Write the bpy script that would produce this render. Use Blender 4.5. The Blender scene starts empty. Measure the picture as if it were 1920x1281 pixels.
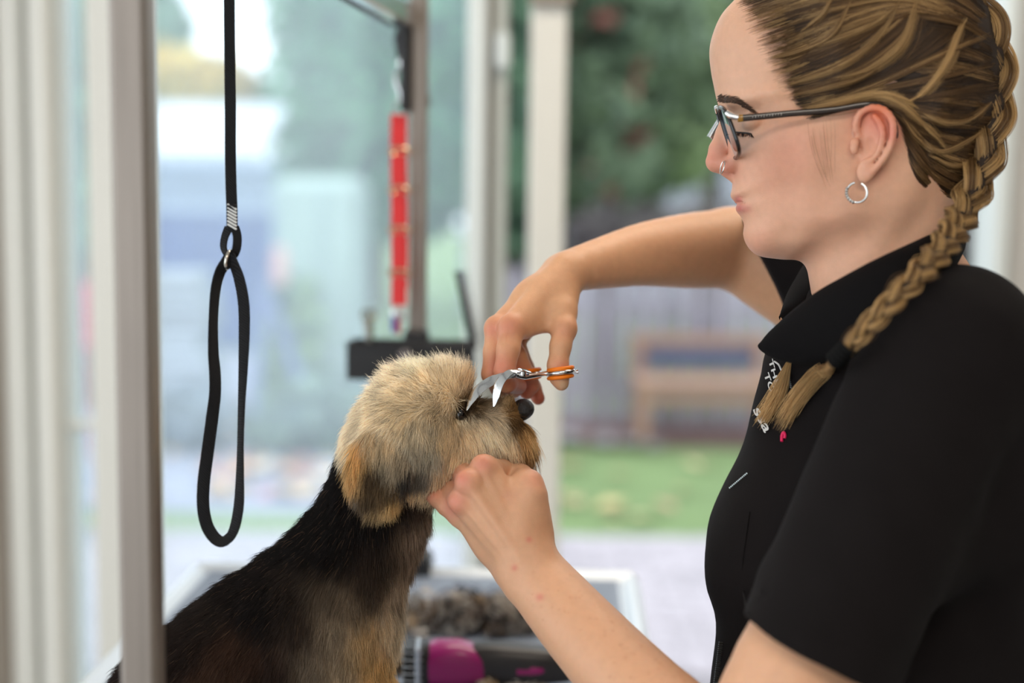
import bpy, bmesh, math, random
import numpy as np
from concurrent.futures import ThreadPoolExecutor
POOL = ThreadPoolExecutor(6)
from mathutils import Vector, Matrix

random.seed(7)
RNG = np.random.default_rng(7)
SC = bpy.context.scene
COL = SC.collection

# ------------------------------------------------------------------ camera
CAM_LOC = np.array([0.0, 0.0, 1.49])
PITCH, ROLL = math.radians(6.5), math.radians(0.74)
FPX = 50.0 / 36.0 * 1920.0
_f = np.array([0, math.cos(PITCH), -math.sin(PITCH)])
_r0 = np.array([1.0, 0, 0]); _u0 = np.array([0, math.sin(PITCH), math.cos(PITCH)])
_R = math.cos(ROLL) * _r0 + math.sin(ROLL) * _u0
_U = -math.sin(ROLL) * _r0 + math.cos(ROLL) * _u0
cam_data = bpy.data.cameras.new('camera')
cam_data.lens = 50.0; cam_data.sensor_width = 36.0; cam_data.sensor_fit = 'HORIZONTAL'
cam_data.clip_start = 0.02; cam_data.clip_end = 200
cam_data.dof.use_dof = True
cam_data.dof.focus_distance = 1.255
cam_data.dof.aperture_fstop = 1.9
cam_data.dof.aperture_blades = 0
cam = bpy.data.objects.new('camera', cam_data)
COL.objects.link(cam)
_m = Matrix(((_R[0], _U[0], -_f[0], CAM_LOC[0]), (_R[1], _U[1], -_f[1], CAM_LOC[1]), (_R[2], _U[2], -_f[2], CAM_LOC[2]), (0, 0, 0, 1)))
cam.matrix_world = _m
SC.camera = cam

# ------------------------------------------------------------------ world, lights, exposure
world = bpy.data.worlds.new('overcast_sky'); SC.world = world
world.use_nodes = True
_n = world.node_tree.nodes; _n.clear()
_bg = _n.new('ShaderNodeBackground'); _o = _n.new('ShaderNodeOutputWorld')
_bg.inputs['Color'].default_value = (0.86, 0.94, 1.0, 1); _bg.inputs['Strength'].default_value = 2.5
world.node_tree.links.new(_bg.outputs[0], _o.inputs[0])
SC.view_settings.view_transform = 'Standard'
SC.view_settings.look = 'None'
SC.view_settings.exposure = 0.0
SC.view_settings.gamma = 1.0
SC.view_settings.use_curve_mapping = False
SC.cycles.transparent_max_bounces = 12
SC.cycles.max_bounces = 7; SC.cycles.diffuse_bounces = 3; SC.cycles.glossy_bounces = 3; SC.cycles.transmission_bounces = 5
SC.cycles.adaptive_threshold = 0.04
SC.cycles_curves.shape = 'RIBBONS'

# ------------------------------------------------------------------ geometry helpers
def cpt(px, py, d):
    """camera-space metric point (x right, y down, z depth) seen at a pixel at depth d"""
    return np.array([(px - 960.0) / FPX * d, (py - 640.5) / FPX * d, d])
def c2w(P):
    P = np.asarray(P, dtype=np.float64)
    return CAM_LOC + P[..., 0:1] * _R - P[..., 1:2] * _U + P[..., 2:3] * _f
def w2c(P):
    Q = np.asarray(P, dtype=np.float64) - CAM_LOC
    return np.stack([Q @ _R, -(Q @ _U), Q @ _f], -1)
def at(px, py, d):
    return c2w(cpt(px, py, d))
def on_z(px, py, z):
    """world point on the horizontal plane z seen at a pixel"""
    d = c2w(cpt(px, py, 1.0)) - CAM_LOC
    t = (z - CAM_LOC[2]) / d[2]
    return CAM_LOC + d * t
def on_y(px, py, y):
    d = c2w(cpt(px, py, 1.0)) - CAM_LOC
    return CAM_LOC + d * (y / d[1])
def srgb(r, g, b):
    return tuple((c / 255 / 12.92 if c / 255 <= 0.04045 else ((c / 255 + 0.055) / 1.055) ** 2.4) for c in (r, g, b))

# ------------------------------------------------------------------ materials
MATS = {}
def mat(name, color=(0.8, 0.8, 0.8), rough=0.5, metal=0.0, spec=0.5, noise=0.0, nscale=40.0, bump=0.0, bscale=200.0,
        attr=None, through=0.0, sss=0.0, sss_rad=(0.012, 0.004, 0.002), stretch=None, sheen=0.0, trans=0.0, alpha=1.0, emit=None, coat=0.0, vary=0.0):
    if name in MATS: return MATS[name]
    m = bpy.data.materials.new(name); m.use_nodes = True
    nt = m.node_tree; b = nt.nodes['Principled BSDF']; L = nt.links
    b.inputs['Base Color'].default_value = (*color, 1)
    b.inputs['Roughness'].default_value = rough; b.inputs['Metallic'].default_value = metal
    b.inputs['Specular IOR Level'].default_value = spec
    b.inputs['Transmission Weight'].default_value = trans; b.inputs['Alpha'].default_value = alpha
    b.inputs['Sheen Weight'].default_value = sheen; b.inputs['Coat Weight'].default_value = coat
    if emit: b.inputs['Emission Color'].default_value = (*emit[:3], 1); b.inputs['Emission Strength'].default_value = emit[3]
    if sss > 0:
        b.inputs['Subsurface Weight'].default_value = sss
        b.inputs['Subsurface Radius'].default_value = (1.0, 0.35, 0.18); b.inputs['Subsurface Scale'].default_value = sss_rad[0]
    src = None
    if attr:
        a = nt.nodes.new('ShaderNodeAttribute'); a.attribute_name = attr; src = a.outputs['Color']
    if noise or bump:
        tc = nt.nodes.new('ShaderNodeTexCoord'); vec = tc.outputs['Object']
        if stretch:
            mp = nt.nodes.new('ShaderNodeMapping'); mp.inputs['Scale'].default_value = stretch
            L.new(vec, mp.inputs['Vector']); vec = mp.outputs['Vector']
    if noise:
        n = nt.nodes.new('ShaderNodeTexNoise'); n.inputs['Scale'].default_value = nscale; n.inputs['Detail'].default_value = 4
        L.new(vec, n.inputs['Vector'])
        mr = nt.nodes.new('ShaderNodeMapRange'); mr.inputs['To Min'].default_value = 1 - noise; mr.inputs['To Max'].default_value = 1 + noise
        L.new(n.outputs['Fac'], mr.inputs['Value'])
        mx = nt.nodes.new('ShaderNodeVectorMath'); mx.operation = 'SCALE'
        if src is not None: L.new(src, mx.inputs[0])
        else: mx.inputs[0].default_value = color
        L.new(mr.outputs[0], mx.inputs['Scale']); src = mx.outputs[0]
    if vary:
        oi = nt.nodes.new('ShaderNodeObjectInfo')
        mr = nt.nodes.new('ShaderNodeMapRange'); mr.inputs['To Min'].default_value = 1 - vary; mr.inputs['To Max'].default_value = 1 + vary
        L.new(oi.outputs['Random'], mr.inputs['Value'])
        mx = nt.nodes.new('ShaderNodeVectorMath'); mx.operation = 'SCALE'
        if src is not None: L.new(src, mx.inputs[0])
        else: mx.inputs[0].default_value = color
        L.new(mr.outputs[0], mx.inputs['Scale']); src = mx.outputs[0]
    if src is not None: L.new(src, b.inputs['Base Color'])
    if bump:
        n2 = nt.nodes.new('ShaderNodeTexNoise'); n2.inputs['Scale'].default_value = bscale; n2.inputs['Detail'].default_value = 3
        L.new(vec, n2.inputs['Vector'])
        bp = nt.nodes.new('ShaderNodeBump'); bp.inputs['Strength'].default_value = bump; bp.inputs['Distance'].default_value = 0.002
        L.new(n2.outputs['Fac'], bp.inputs['Height']); L.new(bp.outputs[0], b.inputs['Normal'])
    if through:      # thin fibres pass part of the light on
        out = nt.nodes['Material Output']; tl = nt.nodes.new('ShaderNodeBsdfTranslucent'); mx = nt.nodes.new('ShaderNodeMixShader'); mx.inputs[0].default_value = through
        if src is not None: L.new(src, tl.inputs[0])
        else: tl.inputs[0].default_value = (*color, 1)
        L.new(b.outputs[0], mx.inputs[1]); L.new(tl.outputs[0], mx.inputs[2]); L.new(mx.outputs[0], out.inputs['Surface'])
    MATS[name] = m
    return m

# ------------------------------------------------------------------ objects
def tag(o, label=None, cat=None, group=None, kind=None):
    if label: o['label'] = label
    if cat: o['category'] = cat
    if group: o['group'] = group
    if kind: o['kind'] = kind
    return o
def empty(name, loc=(0, 0, 0), rz=0.0):
    o = bpy.data.objects.new(name, None); COL.objects.link(o)
    o.location = tuple(loc); o.rotation_euler = (0, 0, rz); o.empty_display_size = 0.05
    return o
def world_of(o):
    return o.matrix_basis.copy() if o.parent is None else world_of(o.parent) @ o.matrix_parent_inverse @ o.matrix_basis
def link(name, data, parent=None, world_pts=True):
    o = bpy.data.objects.new(name, data); COL.objects.link(o)
    if parent is not None:
        o.parent = parent
        if world_pts:
            o.matrix_parent_inverse = world_of(parent).inverted()
    return o
def mesh_obj(name, V, F, m, parent=None, smooth=True, col=None, world_pts=True):
    me = bpy.data.meshes.new(name)
    V = np.asarray(V, dtype=np.float32)
    if isinstance(F, np.ndarray):
        k = F.shape[1]
        me.vertices.add(len(V)); me.vertices.foreach_set('co', V.ravel())
        me.loops.add(F.size); me.loops.foreach_set('vertex_index', F.astype(np.int32).ravel())
        me.polygons.add(len(F)); me.polygons.foreach_set('loop_start', np.arange(0, F.size, k, dtype=np.int32))
        me.update(calc_edges=True); me.validate()
    else:
        me.from_pydata([tuple(v) for v in V], [], F); me.update()
    if smooth: me.polygons.foreach_set('use_smooth', np.ones(len(me.polygons), dtype=bool))
    if col is not None:
        a = me.attributes.new('Col', 'FLOAT_COLOR', 'POINT')
        c = np.ones((len(V), 4), np.float32); c[:, :3] = col
        a.data.foreach_set('color', c.ravel())
    if m is not None:
        for mm in (m if isinstance(m, (list, tuple)) else [m]): me.materials.append(mm)
    return link(name, me, parent, world_pts)
def strands_obj(name, pts, rad, col, m, parent=None):
    """pts (N,K,3) world, rad (N,K), col (N,K,3): a hair curves object"""
    N, K, _ = pts.shape
    c = bpy.data.hair_curves.new(name); c.add_curves([K] * N)
    c.attributes['position'].data.foreach_set('vector', pts.astype(np.float32).ravel())
    r = c.attributes.new('radius', 'FLOAT', 'POINT'); r.data.foreach_set('value', rad.astype(np.float32).ravel())
    a = c.attributes.new('Col', 'FLOAT_COLOR', 'POINT')
    cc = np.ones((N, K, 4), np.float32); cc[..., :3] = col
    a.data.foreach_set('color', cc.ravel())
    c.materials.append(m)
    return link(name, c, parent)

class MB:
    """collects boxes, tubes, lathes into one mesh (world or local coordinates)"""
    def __init__(s): s.V = []; s.F = []
    def add(s, V, F):
        o = len(s.V); s.V += [tuple(map(float, v)) for v in V]; s.F += [tuple(i + o for i in f) for f in F]; return s
    def box(s, c, size, R=None, bevel=0.0):
        c = np.array(c, float); h = np.array(size, float) / 2
        b = min(bevel, *(h * 0.98)) if bevel else 0
        if not b:
            V = [np.array([x, y, z]) * h for x in (-1, 1) for y in (-1, 1) for z in (-1, 1)]
            F = [(0, 1, 3, 2), (4, 6, 7, 5), (0, 4, 5, 1), (2, 3, 7, 6), (0, 2, 6, 4), (1, 5, 7, 3)]
        else:
            V = []; idx = {}
            for sx in (-1, 1):
                for sy in (-1, 1):
                    for sz in (-1, 1):
                        for ax in range(3):
                            p = np.array([sx, sy, sz]) * (h - b); p[ax] = np.array([sx, sy, sz])[ax] * h[ax]
                            idx[(sx, sy, sz, ax)] = len(V); V.append(p)
            F = []
            for ax in range(3):
                o = [a for a in range(3) if a != ax]
                for sg in (-1, 1):
                    q = []
                    for (p1, p2) in ((-1, -1), (1, -1), (1, 1), (-1, 1)):
                        k = [0, 0, 0]; k[ax] = sg; k[o[0]] = p1; k[o[1]] = p2; q.append(idx[(*k, ax)])
                    flip = (sg > 0) != (ax == 1)
                    F.append(tuple(q) if flip else tuple(q[::-1]))
            for ax in range(3):
                o = [a for a in range(3) if a != ax]
                for p1 in (-1, 1):
                    for p2 in (-1, 1):
                        q = []
                        for sg, a2 in ((-1, o[0]), (1, o[0]), (1, o[1]), (-1, o[1])):
                            k = [0, 0, 0]; k[ax] = sg; k[o[0]] = p1; k[o[1]] = p2; q.append(idx[(*k, a2)])
                        F.append(tuple(q))
            for sx in (-1, 1):
                for sy in (-1, 1):
                    for sz in (-1, 1):
                        F.append(tuple(idx[(sx, sy, sz, a)] for a in range(3)))
        if R is not None: V = [R @ v for v in V]
        return s.add([v + c for v in V], F)
    def tube(s, pts, r, n=12, closed=False, flat=None, cap=True, up=None):
        """tube along pts; r scalar or list; flat = (a, b) scale of the two cross axes"""
        P = [np.array(p, float) for p in pts]; K = len(P)
        rr = [r] * K if np.isscalar(r) else list(r)
        T = []
        for i in range(K):
            a = P[(i - 1) % K] if (closed or i > 0) else P[i]; b = P[(i + 1) % K] if (closed or i < K - 1) else P[i]
            t = b - a; T.append(t / (np.linalg.norm(t) + 1e-12))
        ref = np.array(up, float) if up is not None else (np.array([0, 0, 1.0]) if abs(T[0][2]) < 0.9 else np.array([1.0, 0, 0]))
        V = []; F = []
        N = ref - T[0] * (ref @ T[0]); N /= np.linalg.norm(N)
        for i in range(K):
            if up is not None: N = ref - T[i] * (ref @ T[i])
            else: N = N - T[i] * (N @ T[i])
            N = N / (np.linalg.norm(N) + 1e-12); B = np.cross(T[i], N)
            fa, fb = flat if flat else (1, 1)
            for k in range(n):
                a = 2 * math.pi * k / n
                V.append(P[i] + rr[i] * (fa * math.cos(a) * N + fb * math.sin(a) * B))
        for i in range(K if closed else K - 1):
            j = (i + 1) % K
            for k in range(n):
                k2 = (k + 1) % n
                F.append((i * n + k, i * n + k2, j * n + k2, j * n + k))
        if cap and not closed:
            F.append(tuple(range(n - 1, -1, -1))); F.append(tuple((K - 1) * n + k for k in range(n)))
        return s.add(V, F)
    def lathe(s, prof, c=(0, 0, 0), n=24, R=None):
        V = []; F = []
        for (r, z) in prof:
            for k in range(n):
                a = 2 * math.pi * k / n; v = np.array([r * math.cos(a), r * math.sin(a), z])
                V.append((R @ v if R is not None else v) + np.array(c, float))
        for i in range(len(prof) - 1):
            for k in range(n):
                k2 = (k + 1) % n; F.append((i * n + k, i * n + k2, (i + 1) * n + k2, (i + 1) * n + k))
        F.append(tuple(range(n - 1, -1, -1))); F.append(tuple((len(prof) - 1) * n + k for k in range(n)))
        return s.add(V, F)
    def build(s, name, m, parent=None, smooth=False, world_pts=True):
        o = mesh_obj(name, np.array(s.V), s.F, m, parent, smooth, None, world_pts)
        if smooth:
            o.data.set_sharp_from_angle(angle=math.radians(40))
        return o
def copy_tree(o, parent=None):
    c = o.copy(); COL.objects.link(c)
    if parent is not None: c.parent = parent; c.matrix_parent_inverse = o.matrix_parent_inverse
    for ch in o.children: copy_tree(ch, c)
    return c
def smooth_path(P, n):
    """Catmull-Rom through rows of P, n samples, spaced evenly"""
    P = np.asarray(P, float); K = len(P)
    E = np.vstack([2 * P[0] - P[1], P, 2 * P[-1] - P[-2]])
    t = np.linspace(0, K - 1 - 1e-9, max(n * 4, 40)); i = t.astype(int); f = (t - i)[:, None]
    a, b, c, d = E[i], E[i + 1], E[i + 2], E[i + 3]
    q = 0.5 * (2 * b + (c - a) * f + (2 * a - 5 * b + 4 * c - d) * f ** 2 + (3 * b - a - 3 * c + d) * f ** 3)
    s = np.r_[0, np.cumsum(np.linalg.norm(np.diff(q, axis=0), axis=1))]
    u = np.linspace(0, s[-1], n)
    return np.stack([np.interp(u, s, q[:, k]) for k in range(q.shape[1])], -1)

# ------------------------------------------------------------------ implicit surfaces
def vnoise(P, scale, seed=0):
    """cheap smooth value noise in -1..1 for rows of P"""
    q = np.asarray(P, np.float64) * scale + seed * 17.31
    i = np.floor(q).astype(np.int64); f = q - i; f = f * f * (3 - 2 * f)
    def h(a, b, c):
        x = (a * 374761393 + b * 668265263 + c * 2147483647 + seed * 974711) & 0x7fffffff
        x = ((x ^ (x >> 13)) * 1274126177) & 0x7fffffff
        return ((x ^ (x >> 16)) & 0xffff) / 32767.5 - 1
    r = 0
    for dx in (0, 1):
        for dy in (0, 1):
            for dz in (0, 1):
                w = (f[:, 0] if dx else 1 - f[:, 0]) * (f[:, 1] if dy else 1 - f[:, 1]) * (f[:, 2] if dz else 1 - f[:, 2])
                r = r + w * h(i[:, 0] + dx, i[:, 1] + dy, i[:, 2] + dz)
    return r
def cone(P, a, b, ra, rb):
    a = np.asarray(a, np.float32); ba = np.asarray(b, np.float32) - a
    pa = P - a; t = np.clip((pa @ ba) / (ba @ ba + 1e-12), 0, 1)
    return np.linalg.norm(pa - t[:, None] * ba, axis=1) - (ra + (rb - ra) * t)
def ell(P, c, r, R=None):
    q = P - np.asarray(c, np.float32)
    if R is not None: q = q @ np.asarray(R, np.float32)
    r = np.asarray(r, np.float32)
    k0 = np.linalg.norm(q / r, axis=1); k1 = np.linalg.norm(q / (r * r), axis=1) + 1e-9
    return k0 * (k0 - 1) / k1
def chain(P, pts, k=0.004):
    """pts: list of (point, radius): tapered limb"""
    d = None
    for (a, ra), (b, rb) in zip(pts[:-1], pts[1:]):
        e = cone(P, a, b, ra, rb)
        d = e if d is None else smin(d, e, k)
    return d
def limb(P, pts, n=14, k=0.006):
    """like chain, with the axis and the girth splined"""
    Q = smooth_path(np.array([[*p, r] for p, r in pts]), n)
    return chain(P, [(q[:3], q[3]) for q in Q], k)
def smin(a, b, k):
    if k <= 0: return np.minimum(a, b)
    h = np.clip(0.5 + 0.5 * (b - a) / k, 0, 1)
    return b + (a - b) * h - k * h * (1 - h)
def smax(a, b, k): return -smin(-a, -b, k)
def local(P, c, R, f, k=0.014):
    """evaluate f only within R of c"""
    d = np.linalg.norm(P - np.asarray(c, np.float32), axis=1); out = np.maximum(d - R, 0) + k
    m = d < R
    if m.any(): out[m] = f(P[m])
    return out
def rbf(U, V, ctrl, sig):
    """normalised gaussian blend of control rows (u, v, value...)"""
    ctrl = np.asarray(ctrl, np.float64); num = 0; den = 1e-30
    d2 = (U[..., None] - ctrl[:, 0]) ** 2 + (V[..., None] - ctrl[:, 1]) ** 2
    w = np.exp(-(d2 - d2.min(-1, keepdims=True)) / (2 * sig * sig)) / (1 + d2 / (sig * sig))
    w /= w.sum(-1, keepdims=True)
    return w @ ctrl[:, 2:]
class Relief:
    """solid of a side view: outline polygon (pixels at the middle plane), half width map; symmetric about the plane at depth Dm"""
    def __init__(s, poly, ctrl, Dm, sig=60, step=2.0, bumps=(), smooth=2, wsmooth=12):
        poly = smooth_path(np.vstack([poly, poly[:1]]), 6 * len(poly))
        s.Dm = Dm; s.u0, s.v0 = poly.min(0) - 60; u1, v1 = poly.max(0) + 60; s.step = step
        s.nu = int((u1 - s.u0) / step) + 2; s.nv = int((v1 - s.v0) / step) + 2
        U, V = np.meshgrid(s.u0 + np.arange(s.nu) * step, s.v0 + np.arange(s.nv) * step, indexing='ij')
        dmin = np.full(U.shape, 1e9); ins = np.zeros(U.shape, bool)
        for (x0, y0), (x1, y1) in zip(poly, np.roll(poly, -1, 0)):
            ex, ey = x1 - x0, y1 - y0; L2 = ex * ex + ey * ey + 1e-9
            t = np.clip(((U - x0) * ex + (V - y0) * ey) / L2, 0, 1)
            dmin = np.minimum(dmin, (U - x0 - t * ex) ** 2 + (V - y0 - t * ey) ** 2)
            c = ((y0 > V) != (y1 > V))
            with np.errstate(divide='ignore', invalid='ignore'):
                ins ^= c & (U < ex * (V - y0) / (ey if ey else 1e-9) + x0)
        S = np.sqrt(dmin) * np.where(ins, 1, -1)
        Sb = S.copy()
        for _ in range(int(round(60 / step))):
            Sb[1:-1, 1:-1] = (Sb[1:-1, 1:-1] * 2 + Sb[2:, 1:-1] + Sb[:-2, 1:-1] + Sb[1:-1, 2:] + Sb[1:-1, :-2]) / 6
        t = np.clip((S - 3) / 14, 0, 1); S = S * (1 - t) + Sb * t
        WT = rbf(U, V, ctrl, sig); W, T = WT[..., 0].copy(), WT[..., 1].copy()
        W = np.maximum(W, 2)
        for A in (W, T):
            for _ in range(wsmooth):
                A[1:-1, 1:-1] = (A[1:-1, 1:-1] * 2 + A[2:, 1:-1] + A[:-2, 1:-1] + A[1:-1, 2:] + A[1:-1, :-2]) / 6
        for (bu, bv, sg, amp) in bumps:
            su, sv = (sg, sg) if np.isscalar(sg) else sg
            W = W + amp * np.exp(-((U - bu) ** 2 / (2 * su * su) + (V - bv) ** 2 / (2 * sv * sv)))
        q = np.minimum(S / T, 1); Q = W * W * np.where(q < 0, 2 * q, 1 - (1 - q) ** 2)
        for _ in range(smooth):
            Q[1:-1, 1:-1] = (Q[1:-1, 1:-1] * 4 + Q[2:, 1:-1] + Q[:-2, 1:-1] + Q[1:-1, 2:] + Q[1:-1, :-2]) / 8
        s.S = S.astype(np.float32); s.Q = Q.astype(np.float32)
        gu, gv = np.gradient(Q, step); s.G2 = (gu * gu + gv * gv).astype(np.float32)
    def uvc(s, P):
        k = FPX / s.Dm
        return 960.0 + P[:, 0] * k, 640.5 + P[:, 1] * k, (P[:, 2] - s.Dm) * k
    def look(s, A, u, v):
        x = np.clip((u - s.u0) / s.step, 0, s.nu - 1.001); y = np.clip((v - s.v0) / s.step, 0, s.nv - 1.001)
        i = x.astype(np.int32); j = y.astype(np.int32); fx = x - i; fy = y - j
        return (A[i, j] * (1 - fx) * (1 - fy) + A[i + 1, j] * fx * (1 - fy) + A[i, j + 1] * (1 - fx) * fy + A[i + 1, j + 1] * fx * fy)
    def f(s, P):
        u, v, c = s.uvc(P)
        F = c * c - s.look(s.Q, u, v)
        d = F / (np.sqrt(4 * c * c + s.look(s.G2, u, v)) + 4.0)
        ou = np.maximum(np.maximum(s.u0 - u, u - s.u0 - (s.nu - 2) * s.step), 0); ov = np.maximum(np.maximum(s.v0 - v, v - s.v0 - (s.nv - 2) * s.step), 0)
        return (d + ou + ov) * (s.Dm / FPX)
    def half(s, u, v): return np.sqrt(np.maximum(s.look(s.Q, u, v), 0))
    def pt(s, u, v, c):
        k = s.Dm / FPX
        return np.stack([(u - 960.0) * k, (v - 640.5) * k, s.Dm + c * k], -1)
    def near(s, px, py, lift=0.0, it=4):
        """camera-space point of the camera-facing side seen at pixel (px, py)"""
        px = np.asarray(px, float); py = np.asarray(py, float); c = np.full(px.shape, -60.0)
        for _ in range(it):
            g = 1 + c / FPX
            u = 960 + (px - 960) * g; v = 640.5 + (py - 640.5) * g
            c = -(s.half(u, v) + lift)
        return s.pt(u, v, c)
def surface(f, lo, hi, h, n=12, chunk=96):
    """sparse surface nets of f < 0 in the camera-space box lo..hi, voxel h; returns V (camera space), F quads"""
    lo = np.asarray(lo, np.float64); bs = h * n
    nb = np.ceil((np.asarray(hi) - lo) / bs).astype(int)
    I = np.stack(np.meshgrid(*[np.arange(k) for k in nb], indexing='ij'), -1).reshape(-1, 3)
    ctr = (lo + (I + 0.5) * bs).astype(np.float32)
    d = np.concatenate([f(ctr[i:i + 20000]) for i in range(0, len(ctr), 20000)])
    I = I[np.abs(d) < bs * 0.5 * 1.7321 * 1.6 + 2 * h]
    g = np.stack(np.meshgrid(*[np.arange(n + 1)] * 3, indexing='ij'), -1).reshape(-1, 3)
    keys = []; Vs = []; E = []
    dims = nb * n + 2
    enc = lambda c: (c[..., 0] * dims[1] + c[..., 1]) * dims[2] + c[..., 2]
    cor = np.stack(np.meshgrid([0, 1], [0, 1], [0, 1], indexing='ij'), -1).reshape(-1, 3)
    eds = [(a, b) for a in range(8) for b in range(a + 1, 8) if np.abs(cor[a] - cor[b]).sum() == 1]
    def work(i):
        E = []
        B = I[i:i + chunk]
        G = (B[:, None, :] * n + g[None]).reshape(-1, 3)
        D = f((lo + G * h).astype(np.float32)).reshape(len(B), n + 1, n + 1, n + 1)
        N = D < 0
        cs = [N[:, x:x + n, y:y + n, z:z + n] for x, y, z in cor]
        cnt = sum(c.astype(np.int8) for c in cs)
        b, x, y, z = np.nonzero((cnt > 0) & (cnt < 8))
        if not len(b): return None
        val = np.stack([D[b, x + a, y + e, z + c] for a, e, c in cor], 1)
        acc = np.zeros((len(b), 3)); w = np.zeros(len(b))
        for a, e in eds:
            m = (val[:, a] < 0) != (val[:, e] < 0)
            t = val[m, a] / (val[m, a] - val[m, e])
            acc[m] += cor[a] + t[:, None] * (cor[e] - cor[a]); w[m] += 1
        cell = B[b] * n + np.stack([x, y, z], 1)
        vv = lo + (cell + acc / w[:, None]) * h; kk = enc(cell)
        for ax in range(3):
            o = np.zeros(3, int); o[ax] = 1
            v1 = D[b, x + o[0], y + o[1], z + o[2]]; v0 = D[b, x, y, z]
            m = (v0 < 0) != (v1 < 0)
            E.append((cell[m], np.full(m.sum(), ax), v0[m] < 0))
        return vv, kk, E
    for r_ in POOL.map(work, range(0, len(I), chunk)):
        if r_ is not None: Vs.append(r_[0]); keys.append(r_[1]); E += r_[2]
    V = np.concatenate(Vs); K = np.concatenate(keys); od = np.argsort(K); K = K[od]; V = V[od]
    Fs = []
    for cell, ax, ins in E:
        if not len(cell): continue
        a = int(ax[0]); b = (a + 1) % 3; c = (a + 2) % 3
        eb = np.zeros(3, int); eb[b] = 1; ec = np.zeros(3, int); ec[c] = 1
        q = np.stack([enc(cell - eb - ec), enc(cell - ec), enc(cell), enc(cell - eb)], 1)
        idx = np.clip(np.searchsorted(K, q), 0, len(K) - 1); ok = (K[idx] == q).all(1)
        idx = np.where(ins[:, None], idx, idx[:, ::-1])
        Fs.append(idx[ok])
    F = np.concatenate(Fs)
    e = h * 0.25
    for _ in range(2):
        def newton(i):
            P = V[i:i + 15000].astype(np.float32); d0 = f(P)
            gr = np.stack([f(P + np.eye(3, dtype=np.float32)[k] * np.float32(e)) - d0 for k in range(3)], 1) / e
            s2 = (gr * gr).sum(1) + 0.05
            st = np.clip(d0 / s2, -h * 0.6, h * 0.6)
            return P - st[:, None] * gr * 0.9
        out = np.concatenate(list(POOL.map(newton, range(0, len(V), 15000))))
        V = out
    return V, F
# ================================================================== the room
M_floor = mat('floor_vinyl', srgb(150, 145, 140), 0.5, noise=0.08, nscale=6)
M_wall = mat('wall_paint', srgb(216, 213, 208), 0.7, noise=0.03, nscale=5, bump=0.05, bscale=300)
M_frame = mat('frame_cream', srgb(230, 226, 216), 0.45, noise=0.03, nscale=3)
M_frame_w = mat('frame_white', srgb(226, 231, 228), 0.4, noise=0.02, nscale=3)
M_frame_g = mat('frame_grey', srgb(190, 192, 184), 0.45, noise=0.03, nscale=3)
M_frame_d = mat('frame_taupe', srgb(150, 138, 124), 0.5, noise=0.04, nscale=3)
WY = 3.0
def wx(px, y=WY, py=640): return on_y(px, py, y)[0]

MB().box((0, 0.35, -0.05), (7.0, 5.5, 0.1)).build('floor', M_floor)['kind'] = 'structure'
MB().box((0, 0.45, 2.75), (7.0, 5.3, 0.1)).build('ceiling', M_wall)['kind'] = 'structure'
MB().box((wx(1862) + 1.35, WY + 0.05, 1.35), (2.7, 0.14, 2.7)).build('wall_right', M_wall)['kind'] = 'structure'
MB().box((wx(-40) - 1.2, WY + 0.02, 1.35), (2.4, 0.16, 2.7)).build('wall_left', M_frame_d)['kind'] = 'structure'
def post(name, p0, p1, m, y0=WY - 0.05, y1=WY + 0.05, z0=0.0, z1=2.7, bevel=0.006):
    a, b = wx(p0), wx(p1)
    o = MB().box(((a + b) / 2, (y0 + y1) / 2, (z0 + z1) / 2), (b - a, y1 - y0, z1 - z0), bevel=bevel).build(name, m)
    o['kind'] = 'structure'; return o
post('trim_1', 1834, 1864, M_frame_w, WY - 0.07, WY + 0.07)
post('trim_2', -45, 12, M_frame_d, WY - 0.03, WY + 0.06)
post('trim_3', 12, 58, M_frame, WY - 0.02, WY + 0.06)
post('trim_4', 56, 80, M_frame_g, WY + 0.01, WY + 0.06)  # grey strip paints the shade between the two cream boards
post('trim_5', 78, 118, M_frame, WY - 0.05, WY + 0.06)
post('trim_6', 116, 140, M_frame_w, WY - 0.02, WY + 0.06)
post('trim_7', 182, 288, M_frame, WY - 0.05, WY + 0.05)
b_ = post('trim_8', 128, 190, M_frame, WY - 0.03, WY + 0.03, on_y(160, 802, WY)[2], on_y(160, 788, WY)[2])
post('trim_9', 872, 908, M_frame_w, WY - 0.05, WY + 0.05)
post('trim_10', 907, 922, M_frame_d, WY - 0.01, WY + 0.05)
post('trim_11', 921, 946, M_frame_g, WY - 0.03, WY + 0.05)
post('trim_12', 987, 1052, M_frame, WY - 0.06, WY + 0.06)
# rail high above and threshold below the openings
MB().box((-0.2, WY, 2.55), (3.6, 0.12, 0.3)).build('trim_13', M_frame)['kind'] = 'structure'
MB().box((-0.2, WY, 0.03), (3.6, 0.14, 0.06)).build('trim_14', M_frame_g)['kind'] = 'structure'
MB().box((wx(1020), WY - 0.07, on_y(1020, -6, WY)[2] + 0.012), (0.085, 0.03, 0.075), bevel=0.004).build('trim_15', M_frame_d)['kind'] = 'structure'

MB().box((2.75, 0.35, 1.35), (0.12, 5.3, 2.7)).build('shade_wall_side', M_wall)['kind'] = 'structure'  # unseen wall, added to cut the daylight from the right
MB().box((0.95, -2.3, 1.35), (3.6, 0.12, 2.7)).build('shade_wall_back', M_wall)['kind'] = 'structure'  # unseen wall, added and widened to cut the fill from behind
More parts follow.
